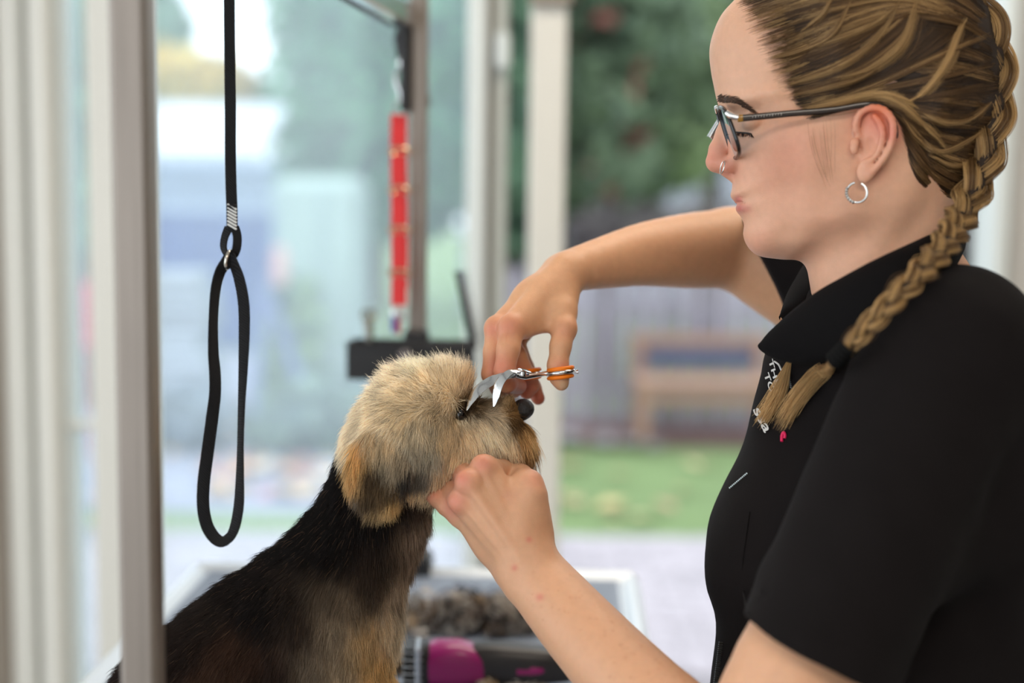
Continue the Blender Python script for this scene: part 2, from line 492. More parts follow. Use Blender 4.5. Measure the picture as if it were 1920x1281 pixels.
# panes: sliding door glass with its bright haze mixed into the colour, a pleated fly screen in the opening beside it
def glass_mat(name, tint, haze, haze_col):
    m = bpy.data.materials.new(name); m.use_nodes = True; nt = m.node_tree; nt.nodes.clear()
    out = nt.nodes.new('ShaderNodeOutputMaterial'); t = nt.nodes.new('ShaderNodeBsdfTransparent'); t.inputs[0].default_value = (*tint, 1)
    tl = nt.nodes.new('ShaderNodeBsdfTranslucent'); tl.inputs[0].default_value = (*haze_col, 1)
    gl = nt.nodes.new('ShaderNodeBsdfGlossy'); gl.inputs['Roughness'].default_value = 0.05
    tc = nt.nodes.new('ShaderNodeTexCoord'); n = nt.nodes.new('ShaderNodeTexNoise'); n.inputs['Scale'].default_value = 3.0
    nt.links.new(tc.outputs['Object'], n.inputs['Vector'])
    mr = nt.nodes.new('ShaderNodeMapRange'); mr.inputs['To Min'].default_value = haze * 0.7; mr.inputs['To Max'].default_value = haze * 1.3
    nt.links.new(n.outputs['Fac'], mr.inputs['Value'])
    mx = nt.nodes.new('ShaderNodeMixShader'); nt.links.new(mr.outputs[0], mx.inputs[0]); nt.links.new(t.outputs[0], mx.inputs[1]); nt.links.new(tl.outputs[0], mx.inputs[2])
    m2 = nt.nodes.new('ShaderNodeMixShader'); m2.inputs[0].default_value = 0.03; nt.links.new(mx.outputs[0], m2.inputs[1]); nt.links.new(gl.outputs[0], m2.inputs[2])
    nt.links.new(m2.outputs[0], out.inputs[0]); return m
M_glass = glass_mat('haze_glass', (0.95, 0.98, 1.0), 0.13, (0.86, 0.95, 1.0))
M_glass2 = glass_mat('clear_glass', (0.97, 0.98, 0.98), 0.08, (0.9, 0.95, 1.0))
def pane(name, p0, p1, m):
    a, b = wx(p0), wx(p1)
    o = MB().box(((a + b) / 2, WY + 0.01, 1.23), (b - a, 0.006, 2.34)).build(name, m); o['kind'] = 'structure'; return o
pane('window_1', 284, 876, M_glass)
pane('window_2', 136, 186, M_glass)
# pleated screen: zigzag sheet
def screen(name, p0, p1):
    a, b = wx(p0), wx(p1); n = int((b - a) / 0.009); V = []; F = []
    for i in range(n + 1):
        x = a + (b - a) * i / n; y = WY + 0.014 + (0.012 if i % 2 else 0)
        V += [(x, y, 0.06), (x, y, 2.40)]
        if i: F.append((2 * i - 2, 2 * i, 2 * i + 1, 2 * i - 1))
    m = bpy.data.materials.get('fly_screen')
    if not m:
        m = bpy.data.materials.new('fly_screen'); m.use_nodes = True; nt = m.node_tree; nt.nodes.clear()
        out = nt.nodes.new('ShaderNodeOutputMaterial'); t = nt.nodes.new('ShaderNodeBsdfTransparent'); d = nt.nodes.new('ShaderNodeBsdfDiffuse')
        d.inputs[0].default_value = (0.05, 0.05, 0.055, 1); mx = nt.nodes.new('ShaderNodeMixShader'); mx.inputs[0].default_value = 0.12
        nt.links.new(t.outputs[0], mx.inputs[1]); nt.links.new(d.outputs[0], mx.inputs[2]); nt.links.new(mx.outputs[0], out.inputs[0])
    o = mesh_obj(name, V, F, m, smooth=False); o['kind'] = 'structure'; return o
screen('window_3', 1050, 1838)
screen('window_4', 944, 990)
# a small white catch on the door stile
c = on_y(943, 95, WY - 0.05)
h_ = MB().box(c, (0.028, 0.03, 0.075), bevel=0.008)
tag(h_.build('door_catch', M_frame_w), 'small white plastic catch high on the sliding door stile', 'door catch')

# ceiling light panels (one over the table, one added unseen as front light)
def ceiling_lamp(x, y, sx, sy, power, label):
    e = empty('ceiling_light', (x, y, 2.70)); tag(e, label, 'ceiling light', 'ceiling light panels')
    MB().box((x, y, 2.675), (sx + 0.04, sy + 0.04, 0.05), bevel=0.01).build('light_housing', M_frame_w, e)
    MB().box((x, y, 2.645), (sx, sy, 0.012)).build('diffuser', mat('lamp_diffuser', (1, 1, 1), emit=(1.0, 0.89, 0.75, power)), e)
ceiling_lamp(0.5, 1.9, 1.2, 0.4, 12.0, 'long warm ceiling light panel above the grooming table')
ceiling_lamp(0.3, -0.4, 1.2, 0.4, 5.0, 'long warm ceiling light panel added unseen behind the camera as front light')

# ================================================================== outdoors
M_lawn = mat('lawn', srgb(120, 142, 92), 0.9, noise=0.35, nscale=1.6, bump=0.3, bscale=40)
M_soil = mat('bed_soil', srgb(120, 96, 92), 0.95, noise=0.3, nscale=3)
M_pave = mat('paver', srgb(186, 178, 184), 0.85, noise=0.12, nscale=12, vary=0.14)
M_joint = mat('paver_joint', srgb(160, 154, 158), 0.95, noise=0.1)
yl0 = on_z(1150, 1003, 0)[1]; yl1 = on_z(1150, 835, 0)[1]
MB().box((0, (yl0 + 40) / 2 , -0.06), (60, 40 - yl0, 0.1)).build('lawn', M_lawn)['kind'] = 'structure'
MB().box((0, (3.08 + yl0) / 2, -0.06), (14, yl0 - 3.08, 0.096)).build('patio', M_joint)['kind'] = 'structure'
patio = bpy.data.objects['patio']
MB().box((-4.6, (yl0 + 0.35 + 12) / 2, -0.02), (8.4, 12 - yl0 - .35, 0.04), bevel=0.01).build('gravel_path', mat('gravel', srgb(158, 160, 176), 0.95, noise=0.35, nscale=1.3))['kind'] = 'structure'
pb = MB().box((0, 0, 0), (0.192, 0.092, 0.05), bevel=0.006).build('paver', M_pave, patio, world_pts=False)
first = True
r = 0; y = 4.25
while y < yl0 - 0.03:
    x = -1.75 + (0.1 if r % 2 else 0)
    while x < 1.25:
        if not (-0.25 < x < 0.12 and y < 5.9):
            o = pb if first else pb.copy()
            if not first: COL.objects.link(o)
            first = False
            o.location = (x, y, -0.028 + random.uniform(-0.002, 0.003)); o.rotation_euler = (0, 0, random.uniform(-0.015, 0.015))
        x += 0.2
    y += 0.1; r += 1

def leafy(name, label, cat, blobs, n, size, c0, c1, trunk=None, group=None, parent_only=None, dark=0.5, seed=1, extra=None):
    """blobs: list of (center world, radii). crown of separate leaf blades round a darker core, plus trunk"""
    g = np.random.default_rng(seed)
    base = np.mean([b[0] for b in blobs], 0).copy(); base[2] = 0
    e = empty(name, base); tag(e, label, cat, group)
    vol = np.array([np.prod(b[1]) ** (2 / 3) for b in blobs]); vol = vol / vol.sum()
    V = []; F = []; C = []
    k = 0
    for (c, r), w in zip(blobs, vol):
        m = int(n * w)
        u = g.normal(size=(m, 3)); u /= np.linalg.norm(u, axis=1)[:, None]
        p = np.array(c) + u * np.array(r) * (0.72 + 0.34 * g.random((m, 1)) ** 0.7)
        a = g.normal(size=(m, 3)); a /= np.linalg.norm(a, axis=1)[:, None]
        b = np.cross(a, u + 0.3 * g.normal(size=(m, 3))); b /= np.linalg.norm(b, axis=1)[:, None] + 1e-9
        s = size * (0.6 + 0.8 * g.random((m, 1)))
        quad = np.stack([p - a * s, p + b * s * 0.5, p + a * s, p - b * s * 0.5], 1)
        V.append(quad.reshape(-1, 3)); F.append(np.arange(m * 4).reshape(m, 4) + k); k += m * 4
        t = np.clip(g.random((m, 1)) * 0.7 + 0.3 * vnoise(p, 1.3, seed)[:, None] + 0.15, 0, 1)
        cc = np.array(c0) * (1 - t) + np.array(c1) * t
        if extra is not None:
            hit = g.random((m, 1)) < extra[1]; cc = np.where(hit, np.array(extra[0]), cc)
        C.append(np.repeat(cc, 4, 0))
    mesh_obj('crown', np.vstack(V), np.vstack(F), mat('leaves', attr='Col', rough=0.7), e, smooth=False, col=np.vstack(C))['kind'] = 'stuff'
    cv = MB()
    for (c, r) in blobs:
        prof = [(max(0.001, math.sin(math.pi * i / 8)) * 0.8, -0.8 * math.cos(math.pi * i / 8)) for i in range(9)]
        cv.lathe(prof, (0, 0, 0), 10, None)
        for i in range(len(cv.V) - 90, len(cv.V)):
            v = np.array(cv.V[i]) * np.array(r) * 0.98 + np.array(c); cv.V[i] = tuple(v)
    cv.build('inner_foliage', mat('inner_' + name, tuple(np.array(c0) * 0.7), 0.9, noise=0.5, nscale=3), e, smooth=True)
    if trunk is not None:
        tb, tr, th = trunk
        MB().tube([(tb[0], tb[1], 0), (tb[0] + 0.03, tb[1], th * 0.5), (tb[0], tb[1], th)], [tr, tr * 0.85, tr * 0.7], 10).build('trunk', mat('bark', srgb(90, 74, 64), 0.9, noise=0.3, nscale=12), e, smooth=True)
    return e
def wp(px, py, y): return on_y(px, py, y)
def rad(px, y): return px / FPX * y
G0, G1 = srgb(52, 84, 58), srgb(128, 166, 104)
# big conifer seen through the sliding door
Y = 16.2
leafy('conifer', 'tall blue-green conifer seen through the middle of the sliding door', 'tree',
      [(wp(700, 330, Y), (rad(200, Y), 0.9, rad(130, Y))), (wp(680, 180, Y), (rad(185, Y), 0.9, rad(150, Y))), (wp(660, 20, Y), (rad(160, Y), 0.9, rad(150, Y))),
       (wp(720, -140, Y), (rad(150, Y), 0.9, rad(140, Y))), (wp(810, 250, Y), (rad(120, Y), 0.8, rad(180, Y))), (wp(820, 50, Y), (rad(130, Y), 0.8, rad(160, Y)))],
      5200, 0.12, srgb(38, 92, 72), srgb(118, 178, 128), ((wp(700, 500, Y)[0], Y), 0.13, 1.6), seed=3)
# trees beyond the right-hand fence
Y = 11.0
leafy('leafy_tree', 'dense dark green tree behind the picket fence, left of the groomer\'s face', 'tree',
      [(wp(1130, 330, Y), (rad(110, Y), 0.8, rad(110, Y))), (wp(1100, 180, Y), (rad(120, Y), 0.8, rad(130, Y))), (wp(1180, 60, Y), (rad(130, Y), 0.8, rad(130, Y))),
       (wp(1060, 20, Y), (rad(110, Y), 0.8, rad(130, Y))), (wp(1130, -120, Y), (rad(150, Y), 0.8, rad(120, Y)))],
      4600, 0.11, srgb(56, 76, 62), srgb(122, 144, 108), ((wp(1130, 500, Y)[0], Y), 0.12, 1.5), seed=5, extra=(srgb(150, 90, 80), 0.05))
Y = 13.2
leafy('leafy_tree', 'lighter green tree reaching behind the groomer\'s forehead and glasses', 'tree',
      [(wp(1290, 240, Y), (rad(90, Y), 0.8, rad(110, Y))), (wp(1300, 60, Y), (rad(95, Y), 0.8, rad(90, Y))), (wp(1420, 150, Y), (rad(110, Y), 0.8, rad(160, Y))), (wp(1560, 200, Y), (rad(130, Y), 0.8, rad(200, Y))), (wp(1720, 150, Y), (rad(130, Y), 0.8, rad(220, Y)))],
      4200, 0.11, srgb(76, 100, 72), srgb(154, 174, 124), ((wp(1330, 450, Y)[0], Y), 0.12, 1.5), seed=6)
Y = 9.6
leafy('leafy_tree', 'dark shrub-like tree in the narrow gap between two door stiles', 'tree',
      [(wp(965, 330, Y), (rad(60, Y), 0.5, rad(150, Y))), (wp(960, 120, Y), (rad(70, Y), 0.5, rad(150, Y))), (wp(960, -60, Y), (rad(80, Y), 0.5, rad(140, Y)))],
      1600, 0.1, srgb(46, 70, 62), srgb(104, 138, 104), ((wp(965, 520, Y)[0], Y), 0.08, 1.3), seed=8)
# left view
Y = 17.0
leafy('autumn_tree', 'yellow autumn tree above the white shed roof', 'tree', [(wp(370, 150, Y), (rad(80, Y), 0.8, rad(45, Y))), (wp(300, 150, Y), (rad(70, Y), 0.8, rad(50, Y))), (wp(430, 170, Y), (rad(60, Y), 0.8, rad(30, Y)))],
      1700, 0.16, srgb(200, 160, 60), srgb(232, 204, 104), ((wp(360, 300, Y)[0], Y), 0.12, 1.8), seed=9)
Y = 19.0
leafy('leafy_tree', 'dull green tree top right beside the brushed steel post', 'tree', [(wp(300, 55, Y), (rad(55, Y), 0.8, rad(52, Y))), (wp(255, 20, Y), (rad(70, Y), 0.8, rad(80, Y)))],
      1100, 0.16, srgb(70, 104, 92), srgb(128, 166, 130), ((wp(290, 300, Y)[0], Y), 0.12, 2.2), seed=10)
Y = 9.0
leafy('leafy_tree', 'green tree in the slim side window beyond the cream frames', 'tree', [(wp(150, 230, Y), (rad(50, Y), 0.5, rad(110, Y))), (wp(155, 60, Y), (rad(45, Y), 0.5, rad(90, Y))), (wp(165, 400, Y), (rad(50, Y), 0.5, rad(70, Y)))],
      1500, 0.09, srgb(60, 100, 84), srgb(130, 170, 130), ((wp(160, 520, Y)[0], Y), 0.07, 1.2), seed=11)
# shed with white roof, lattice and boards
Y = 13.0
sx0, sx1 = wp(150, 300, Y)[0], wp(505, 300, Y)[0]
e = empty('garden_shed', ((sx0 + sx1) / 2, Y, 0)); tag(e, 'grey garden shed with a bright white roof behind the hanging loop', 'shed')
zt, zb = wp(400, 212, Y + 1.6)[2], wp(400, 300, Y - .5)[2]
MB().add([(sx0, Y - 0.5, zb), (sx1, Y - 0.5, zb), (sx1 - 0.1, Y + 1.6, zt), (sx0, Y + 1.6, zt), (sx0, Y - 0.5, zb + 0.09), (sx1, Y - 0.5, zb + 0.09), (sx1 - 0.1, Y + 1.6, zt + 0.09), (sx0, Y + 1.6, zt + 0.09)],
         [(0, 3, 2, 1), (4, 5, 6, 7), (0, 1, 5, 4), (1, 2, 6, 5), (2, 3, 7, 6), (3, 0, 4, 7)]).build('roof', mat('white_roof', (0.72, 0.76, 0.80), 0.6), e)
MB().box(((sx0 + sx1) / 2 - 0.1, Y + 0.8, zb / 2), (sx1 - sx0 - 0.3, 1.3, zb)).build('shed_body', mat('shed_grey', srgb(84, 98, 124), 0.8, noise=0.1), e)
# lattice-topped fence in front of the shed
Y = 12.2
fx0, fx1 = wp(270, 400, Y)[0], wp(520, 400, Y)[0]
e = empty('lattice_fence', ((fx0 + fx1) / 2, Y, 0)); tag(e, 'blue-grey board fence topped with diagonal lattice below the shed roof', 'fence')
zl1, zl0 = wp(400, 306, Y)[2], wp(400, 392, Y)[2]
M_lat = mat('lattice_paint', srgb(168, 184, 204), 0.7, vary=0.06); M_fb = mat('fence_blue', srgb(84, 104, 156), 0.75, noise=0.1, vary=0.15)
hh = zl1 - zl0; sp = 0.13
nl = int((fx1 - fx0 + hh) / sp)
for sgn in (1, -1):
    for i in range(nl):
        x0 = fx0 - hh + i * sp if sgn > 0 else fx0 + i * sp
        a = np.array([x0, Y + 0.02 * sgn, zl0]); b = np.array([x0 + sgn * hh, Y + 0.02 * sgn, zl1])
        t0, t1 = 0.0, 1.0
        for t_lim in (fx0, fx1):
            pass
        lo, hi = sorted(((fx0 - a[0]) / (b[0] - a[0]), (fx1 - a[0]) / (b[0] - a[0])))
        t0, t1 = max(0, lo), min(1, hi)
        if t1 - t0 < 0.1: continue
        MB().tube([a + (b - a) * t0, a + (b - a) * t1], 0.02, 4, flat=(1, 0.35), up=(0, 0, 1)).build('lattice_strip', M_lat, e)
for z in (zl0, zl1):
    MB().box(((fx0 + fx1) / 2, Y, z), (fx1 - fx0, 0.08, 0.06)).build('rail', M_lat, e)
nb_ = 16
for i in range(nb_):
    w = (fx1 - fx0) / nb_
    MB().box((fx0 + (i + 0.5) * w, Y + random.uniform(-.006, .006), zl0 / 2), (w * 0.9, 0.03, zl0), bevel=0.006).build('board', M_fb, e)
# stacked pale planks on the ground at the left
Y = 9.2
e = empty('plank_stack', (wp(340, 600, Y)[0], Y, 0)); tag(e, 'stack of pale weathered planks left of the hanging loop, outdoors', 'planks')
zt = wp(340, 505, Y)[2]; k = 7
for i in range(k):
    MB().box((wp(335, 600, Y)[0] + random.uniform(-.05, .05), Y + random.uniform(-.03, .03), zt * (i + 0.5) / k), (rad(130, Y), 0.5, zt / k * 0.8), bevel=0.01).build('plank', mat('pale_plank', srgb(176, 184, 192), 0.8, vary=0.15), e)
# pale block made up for a tall hazy white shape
Y = 9.9
cxa, cxb = wp(520, 400, Y)[0], wp(690, 400, Y)[0]; zt = wp(600, 330, Y)[2]
e = empty('pale_block', ((cxa + cxb) / 2, Y, 0)); tag(e, 'tall pale block made up for a hazy white shape left of the far steel post', 'rack')
MB().box(((cxa + cxb) / 2, Y, zt * 0.53), (cxb - cxa, 0.5, zt * 0.94), bevel=0.08).build('block_body', mat('block_pale', srgb(176, 196, 186), 0.8, noise=0.08, nscale=2), e)
for i in range(3):
    MB().tube([(cxa + 0.04 + i * (cxb - cxa) / 2 * .92, Y - 0.27, 0), (cxa + 0.06 + i * (cxb - cxa) / 2 * .92, Y - 0.262, zt * 0.94)], 0.012, 6).build('block_seam', mat('block_seam_pale', srgb(170, 190, 190), 0.8), e)
# swing slide
Y = 8.6
e = empty('garden_slide', (wp(530, 640, Y)[0], Y, 0)); tag(e, 'blue pole and pink top of a garden slide right of the hanging loop', 'slide')
MB().tube([wp(488, 520, Y), wp(520, 600, Y), wp(556, 700, Y), wp(566, 735, Y)], 0.035, 8).build('pole', mat('slide_blue', srgb(110, 124, 168), 0.5), e, smooth=True)
MB().box(wp(524, 500, Y), (0.09, 0.1, 0.24), bevel=0.03).build('slide_top', mat('slide_pink', srgb(222, 176, 168), 0.5), e)
MB().tube([wp(500, 530, Y), on_z(470, 800, 0.0)], 0.03, 8).build('ladder_leg', mat('slide_blue'), e, smooth=True)
# red thing in the slim side window
Y = 7.5
e = empty('garden_chair', (*on_z(160, 800, 0)[:1], Y, 0)); tag(e, 'red garden chair in the slim side window beside the frames', 'chair')
MB().box(wp(158, 580, Y), (0.14, 0.06, 0.28), bevel=0.03).build('backrest', mat('chair_red', srgb(196, 70, 96), 0.5), e)
MB().box(wp(160, 640, Y), (0.18, 0.3, 0.04), bevel=0.015).build('seat', mat('chair_red'), e)
for sx in (-.07, .07):
    for sy in (-.12, .12):
        q = wp(160, 645, Y)
        MB().tube([(q[0] + sx, Y + sy, q[2]), (q[0] + sx, Y + sy, 0)], 0.012, 6).build('leg', mat('chair_red'), e)
# picket fence on the right, bench in front, planting bed
YF = yl1 + 0.55
e = empty('picket_fence', (wp(1250, 700, YF)[0], YF, 0)); tag(e, 'grey-lilac wooden picket fence along the far side of the lawn', 'fence')
x = wp(930, 700, YF)[0]; xe = wp(1900, 700, YF)[0]; zt = wp(1200, 505, YF)[2]
M_pk = mat('picket', srgb(164, 158, 170), 0.8, noise=0.15, nscale=4, vary=0.18)
while x < xe:
    w = 0.085; z1 = zt + random.uniform(-.01, .01)
    V = [(x, YF - .011, 0.03), (x + w, YF - .011, 0.03), (x + w, YF - .011, z1 - .04), (x + w / 2, YF - .011, z1), (x, YF - .011, z1 - .04)]
    V += [(a, YF + .011, c_) for a, _, c_ in V]
    MB().add(V, [(0, 1, 2, 3, 4), (9, 8, 7, 6, 5), (0, 5, 6, 1), (1, 6, 7, 2), (2, 7, 8, 3), (3, 8, 9, 4), (4, 9, 5, 0)]).build('picket', M_pk, e)
    x += 0.112
for z in (0.25, zt * 0.75):
    MB().box(((wp(930, 700, YF)[0] + xe) / 2, YF + 0.035, z), (xe - wp(930, 700, YF)[0], 0.04, 0.07)).build('rail', M_pk, e)
MB().box((1.6, (yl1 + YF + 0.3) / 2, -0.0), (5.4, YF + 0.3 - yl1, 0.06), bevel=0.02).build('planting_bed', M_soil)['kind'] = 'structure'
# hedge of dark stuff above the fence and a lilac house wall behind
MB().box((wp(1500, 250, 16)[0], 16.3, 2.0), (7.5, 0.4, 4.0)).build('house_wall', mat('siding', srgb(196, 196, 214), 0.7, noise=0.05))['kind'] = 'structure'
hw = bpy.data.objects['house_wall']
for i in range(22):
    MB().box((wp(1500, 250, 16)[0], 16.08, 0.1 + i * 0.18), (7.5, 0.03, 0.165), bevel=0.006).build('siding_board', mat('siding'), hw)
Y = YF + 0.7
leafy('hedge', 'dark purplish hedge just behind the picket fence', 'hedge', [(wp(1125 + i * 90, 455, Y), (rad(75, Y), 0.3, rad(70, Y))) for i in range(9)], 3000, 0.06, srgb(70, 62, 66), srgb(120, 116, 110), seed=14)
YB = yl1 + 0.15
def zc(py): return wp(1300, py, YB)[2]
bx0, bx1 = wp(1186, 700, YB)[0], wp(1450, 700, YB)[0]
e = empty('garden_bench', ((bx0 + bx1) / 2, YB, 0.03)); tag(e, 'brown wooden garden bench in front of the picket fence', 'bench')
M_bn = mat('bench_wood', srgb(166, 132, 112), 0.75, noise=0.2, nscale=8, stretch=(1, 6, 6), vary=0.1)
M_bshade = mat('bench_gap_shade', srgb(84, 92, 120), 0.7, noise=0.1)
MB().box(((bx0 + bx1) / 2, YB + 0.2, zc(646)), (bx1 - bx0, 0.035, 0.07), bevel=0.01).build('slat_or_gap_shade', M_bn, e)
MB().box(((bx0 + bx1) / 2, YB + 0.19, zc(676)), (bx1 - bx0 - .06, 0.035, 0.10), bevel=0.01).build('slat_or_gap_shade', M_bshade, e)  # dark blue band paints the shadow in the gap under the top slat
for i, yy in enumerate((-0.18, -0.06, 0.06)):
    MB().box(((bx0 + bx1) / 2, YB + yy, zc(712)), (bx1 - bx0, 0.105, 0.035), bevel=0.01).build('seat_slat', M_bn, e)
MB().box(((bx0 + bx1) / 2, YB - 0.2, zc(738)), (bx1 - bx0 - .1, 0.03, 0.07), bevel=0.01).build('apron', M_bn, e)
for xx in (bx0 + .05, bx1 - .05):
    for yy in (-.2, .17):
        z1 = zc(705) if yy < 0 else zc(640)
        MB().box((xx, YB + yy, (z1 + 0.03) / 2), (0.06, 0.06, z1 - 0.03), bevel=0.008).build('leg', M_bn, e)
for i, (px, py, s) in enumerate(((1068, 820, .09), (1130, 822, .08), (1184, 824, .06), (1226, 830, .045))):
    q = on_z(px, py + 8, 0.03)
    g = np.random.default_rng(i); prof = [(0.02, 0), (s * .9, 0.02), (s, s * .35), (s * .7, s * .6), (0.02, s * .68)]
    b = MB().lathe(prof, (q[0], q[1], 0.02), 9); b.V = [tuple(np.array(v) + g.normal(0, .01, 3)) for v in b.V]
    tag(b.build('garden_stone', mat('stone', srgb(150, 146, 150), 0.9, noise=0.2, nscale=10), smooth=False), ['pale edging stone nearest the white door stile', 'largest grey edging stone at the lawn\'s far edge', 'third grey edging stone from the door stile', 'smallest grey edging stone, under the bench'][i], 'stone', 'edging stones at the lawn')
# low shrubs and fallen leaves outdoors, left
leafy('low_shrub', 'low bluish shrub on the ground behind the dog\'s neck', 'shrub', [(on_z(560, 800, 0.15), (0.35, 0.25, 0.18)), (on_z(620, 770, 0.2), (0.3, 0.25, 0.2))], 500, 0.05, srgb(84, 108, 104), srgb(150, 176, 150), seed=21)
leafy('low_shrub', 'green shrub at the foot of the tall pale block', 'shrub', [(wp(550, 560, 9.2), (0.2, 0.2, 0.16)), (wp(550, 620, 9.2), (0.25, 0.2, 0.2)), (wp(550, 690, 9.2), (0.28, 0.2, 0.26)), (np.array([wp(550, 690, 9.2)[0], 9.2, 0.16]), (0.26, 0.2, 0.18))], 500, 0.05, srgb(96, 136, 96), srgb(170, 196, 140), seed=22)
leafy('low_shrub', 'dark bluish shrub inside the hanging loop, outdoors', 'shrub', [(on_z(355, 790, 0.15), (0.2, 0.2, 0.2))], 600, 0.05, srgb(88, 100, 116), srgb(150, 166, 176), seed=23)
g = np.random.default_rng(31); V = []; F = []; C = []
def leaves_patch(px0, px1, py0, py1, n, cols):
    for i in range(n):
        q = on_z(g.uniform(px0, px1), g.uniform(py0, py1), 0.02); s = g.uniform(.04, .10); a = g.uniform(0, 6.28)
        d = np.array([math.cos(a), math.sin(a), 0.15]) * s; e2 = np.array([-math.sin(a), math.cos(a), 0.1]) * s * 0.6
        k = len(V); V.extend([q + (0, 0, .002) - d, q + e2 + (0, 0, .01), q + d, q - e2 + (0, 0, .01)]); F.append((k, k + 1, k + 2, k + 3)); C.extend([cols[int(g.integers(len(cols)))]] * 4)
leaves_patch(300, 640, 690, 850, 60, [srgb(120, 150, 150), srgb(110, 120, 150), srgb(230, 190, 150)])
leaves_patch(380, 640, 850, 930, 90, [srgb(232, 196, 140), srgb(222, 160, 110), srgb(240, 220, 190), srgb(190, 140, 150), srgb(150, 160, 190)])
leaves_patch(1040, 1340, 850, 990, 14, [srgb(214, 196, 140), srgb(226, 206, 160), srgb(196, 160, 130)])
leaves_patch(140, 185, 700, 1000, 12, [srgb(222, 160, 140), srgb(120, 130, 170)])
o = mesh_obj('fallen_leaves', np.array(V), F, mat('fallen_leaf', attr='Col', rough=0.8), smooth=False, col=np.array(C)); tag(o, 'fallen yellow and orange leaves scattered over the lawn', 'leaves', kind='stuff')
# ================================================================== grooming table with its frame
ZT = 0.92
tA, tB = on_z(366, 1060, ZT), on_z(1196, 1080, ZT)
tx = tB - tA; TWID = np.linalg.norm(tx); tx = tx / TWID; ty = np.array([-tx[1], tx[0], 0.0]); tz = np.array([0, 0, 1.0])
TLEN = 1.10
tyaw = math.atan2(tx[1], tx[0])
tR = np.stack([tx, ty, tz], 1)
tc = tA + tx * TWID / 2 - ty * TLEN / 2
print('table', TWID, tA, tB, math.degrees(tyaw))
M_alu = mat('table_alu', (0.80, 0.84, 0.88), 0.35, metal=0.4, noise=0.03, nscale=5)
M_mat = mat('ribbed_mat', srgb(150, 160, 176), 0.7, noise=0.08, nscale=25, bump=0.4, bscale=160)
M_steel = mat('brushed_steel', (0.275, 0.232, 0.20), 0.42, metal=0.85, noise=0.25, nscale=7, stretch=(30, 30, 0.9))
M_dark = mat('dark_plastic', srgb(26, 24, 25), 0.45, spec=0.5)
TAB = empty('grooming_table', (*tc[:2], 0), tyaw); tag(TAB, 'white-edged grooming table with a grey ribbed top under the dog', 'table')
MB().box(tc - (0, 0, 0.018), (TWID - 0.03, TLEN - 0.03, 0.03), tR).build('table_top', M_alu, TAB)
MB().box(tc - (0, 0, 0.0015), (TWID - 0.06, TLEN - 0.06, 0.006), tR).build('mat', M_mat, TAB)
def tp3(a, b, z=0.0): return tc + tx * a + ty * b + tz * z
# fine ribs along the mat's far half, joined: too small to pick apart
cv = MB(); nrib = 120
for i in range(nrib):
    a = -(TWID - .08) / 2 + (TWID - .08) * i / (nrib - 1)
    cv.box(tp3(a, 0, 0.0022), (0.0022, TLEN - 0.075, 0.0018), tR)
o = cv.build('mat_ribs', M_mat, TAB); o['kind'] = 'stuff'
for (a, b, la, lb) in ((0, TLEN / 2 - .012, TWID, .026), (0, -TLEN / 2 + .012, TWID, .026), (TWID / 2 - .012, 0, .026, TLEN - .05), (-TWID / 2 + .012, 0, .026, TLEN - .05)):
    MB().box(tp3(a, b, -0.012), (la, lb, 0.042), tR, bevel=0.010).build('edge_rail', M_alu, TAB, smooth=False)
for sa in (-1, 1):
    for sb in (-1, 1):
        MB().tube([tp3(sa * .24, sb * .45, -0.03), tp3(sa * .25, sb * .47, -ZT + 0.02)], 0.016, 12).build('leg', M_dark, TAB, smooth=True)
        MB().lathe([(0.012, 0), (0.024, 0.0), (0.022, 0.03), (0.014, 0.035)], tp3(sa * .25, sb * .47, -ZT), 14).build('foot', M_dark, TAB, smooth=True)
# H-frame: two square posts and the bar between them
pn = at(258, 640, 0.985); pf = at(783, 640, 2.03)
FR = empty('overhead_frame', (pn[0], pn[1], ZT - 0.05), 0); tag(FR, 'brushed steel overhead grooming frame with two square posts', 'frame')
zbar = at(770, 42, 2.03)[2]
pyaw = math.radians(-2)
pR = np.array([[math.cos(pyaw), -math.sin(pyaw), 0], [math.sin(pyaw), math.cos(pyaw), 0], [0, 0, 1.0]])
MB().box((pn[0], pn[1], (ZT - .08 + zbar + .1) / 2), (0.026, 0.026, zbar + .1 - ZT + .08), pR, bevel=0.0035).build('post', M_steel, FR)
MB().box((pf[0], pf[1], (ZT - .02 + zbar + .14) / 2), (0.025, 0.025, zbar + .14 - ZT + .02), pR, bevel=0.0035).build('post', M_steel, FR)
bar0 = np.array([pn[0], pn[1], zbar]); bar1 = np.array([pf[0], pf[1], zbar])
bd = (bar1 - bar0) / np.linalg.norm(bar1 - bar0); bs = np.cross(bd, tz)
bR = np.stack([bs, bd, tz], 1)
MB().box((bar0 + bar1) / 2 - bs * 0.012, (0.020, np.linalg.norm(bar1 - bar0), 0.030), bR, bevel=0.003).build('crossbar', mat('chrome', (0.8, 0.83, 0.86), 0.12, metal=1.0), FR)
cv = MB()
for i in range(60):
    q = bar0 + (bar1 - bar0) * (i / 60.0) - bs * 0.03 - tz * 0.008
    cv.box(q, (0.014, 0.009, 0.012), bR, bevel=0.002)
o = cv.build('rack_teeth', mat('rack_grey', srgb(96, 92, 98), 0.4, metal=0.6), FR); o['kind'] = 'stuff'
for (q, zz) in ((pf, zbar - 0.055),):
    MB().box((q[0] - 0.017, q[1] - 0.012, zz), (0.014, 0.036, 0.15), pR, bevel=0.004).build('bracket', M_dark, FR)
MB().tube([at(790, 190, 2.02), at(806, 192, 2.02)], [0.006, 0.009], 12).build('clamp_knob', M_dark, FR, smooth=True)
for (q) in (pf, pn):
    MB().box((q[0], q[1], ZT - 0.005), (0.046, 0.06, 0.07), pR, bevel=0.006).build('post_clamp', M_dark, FR)

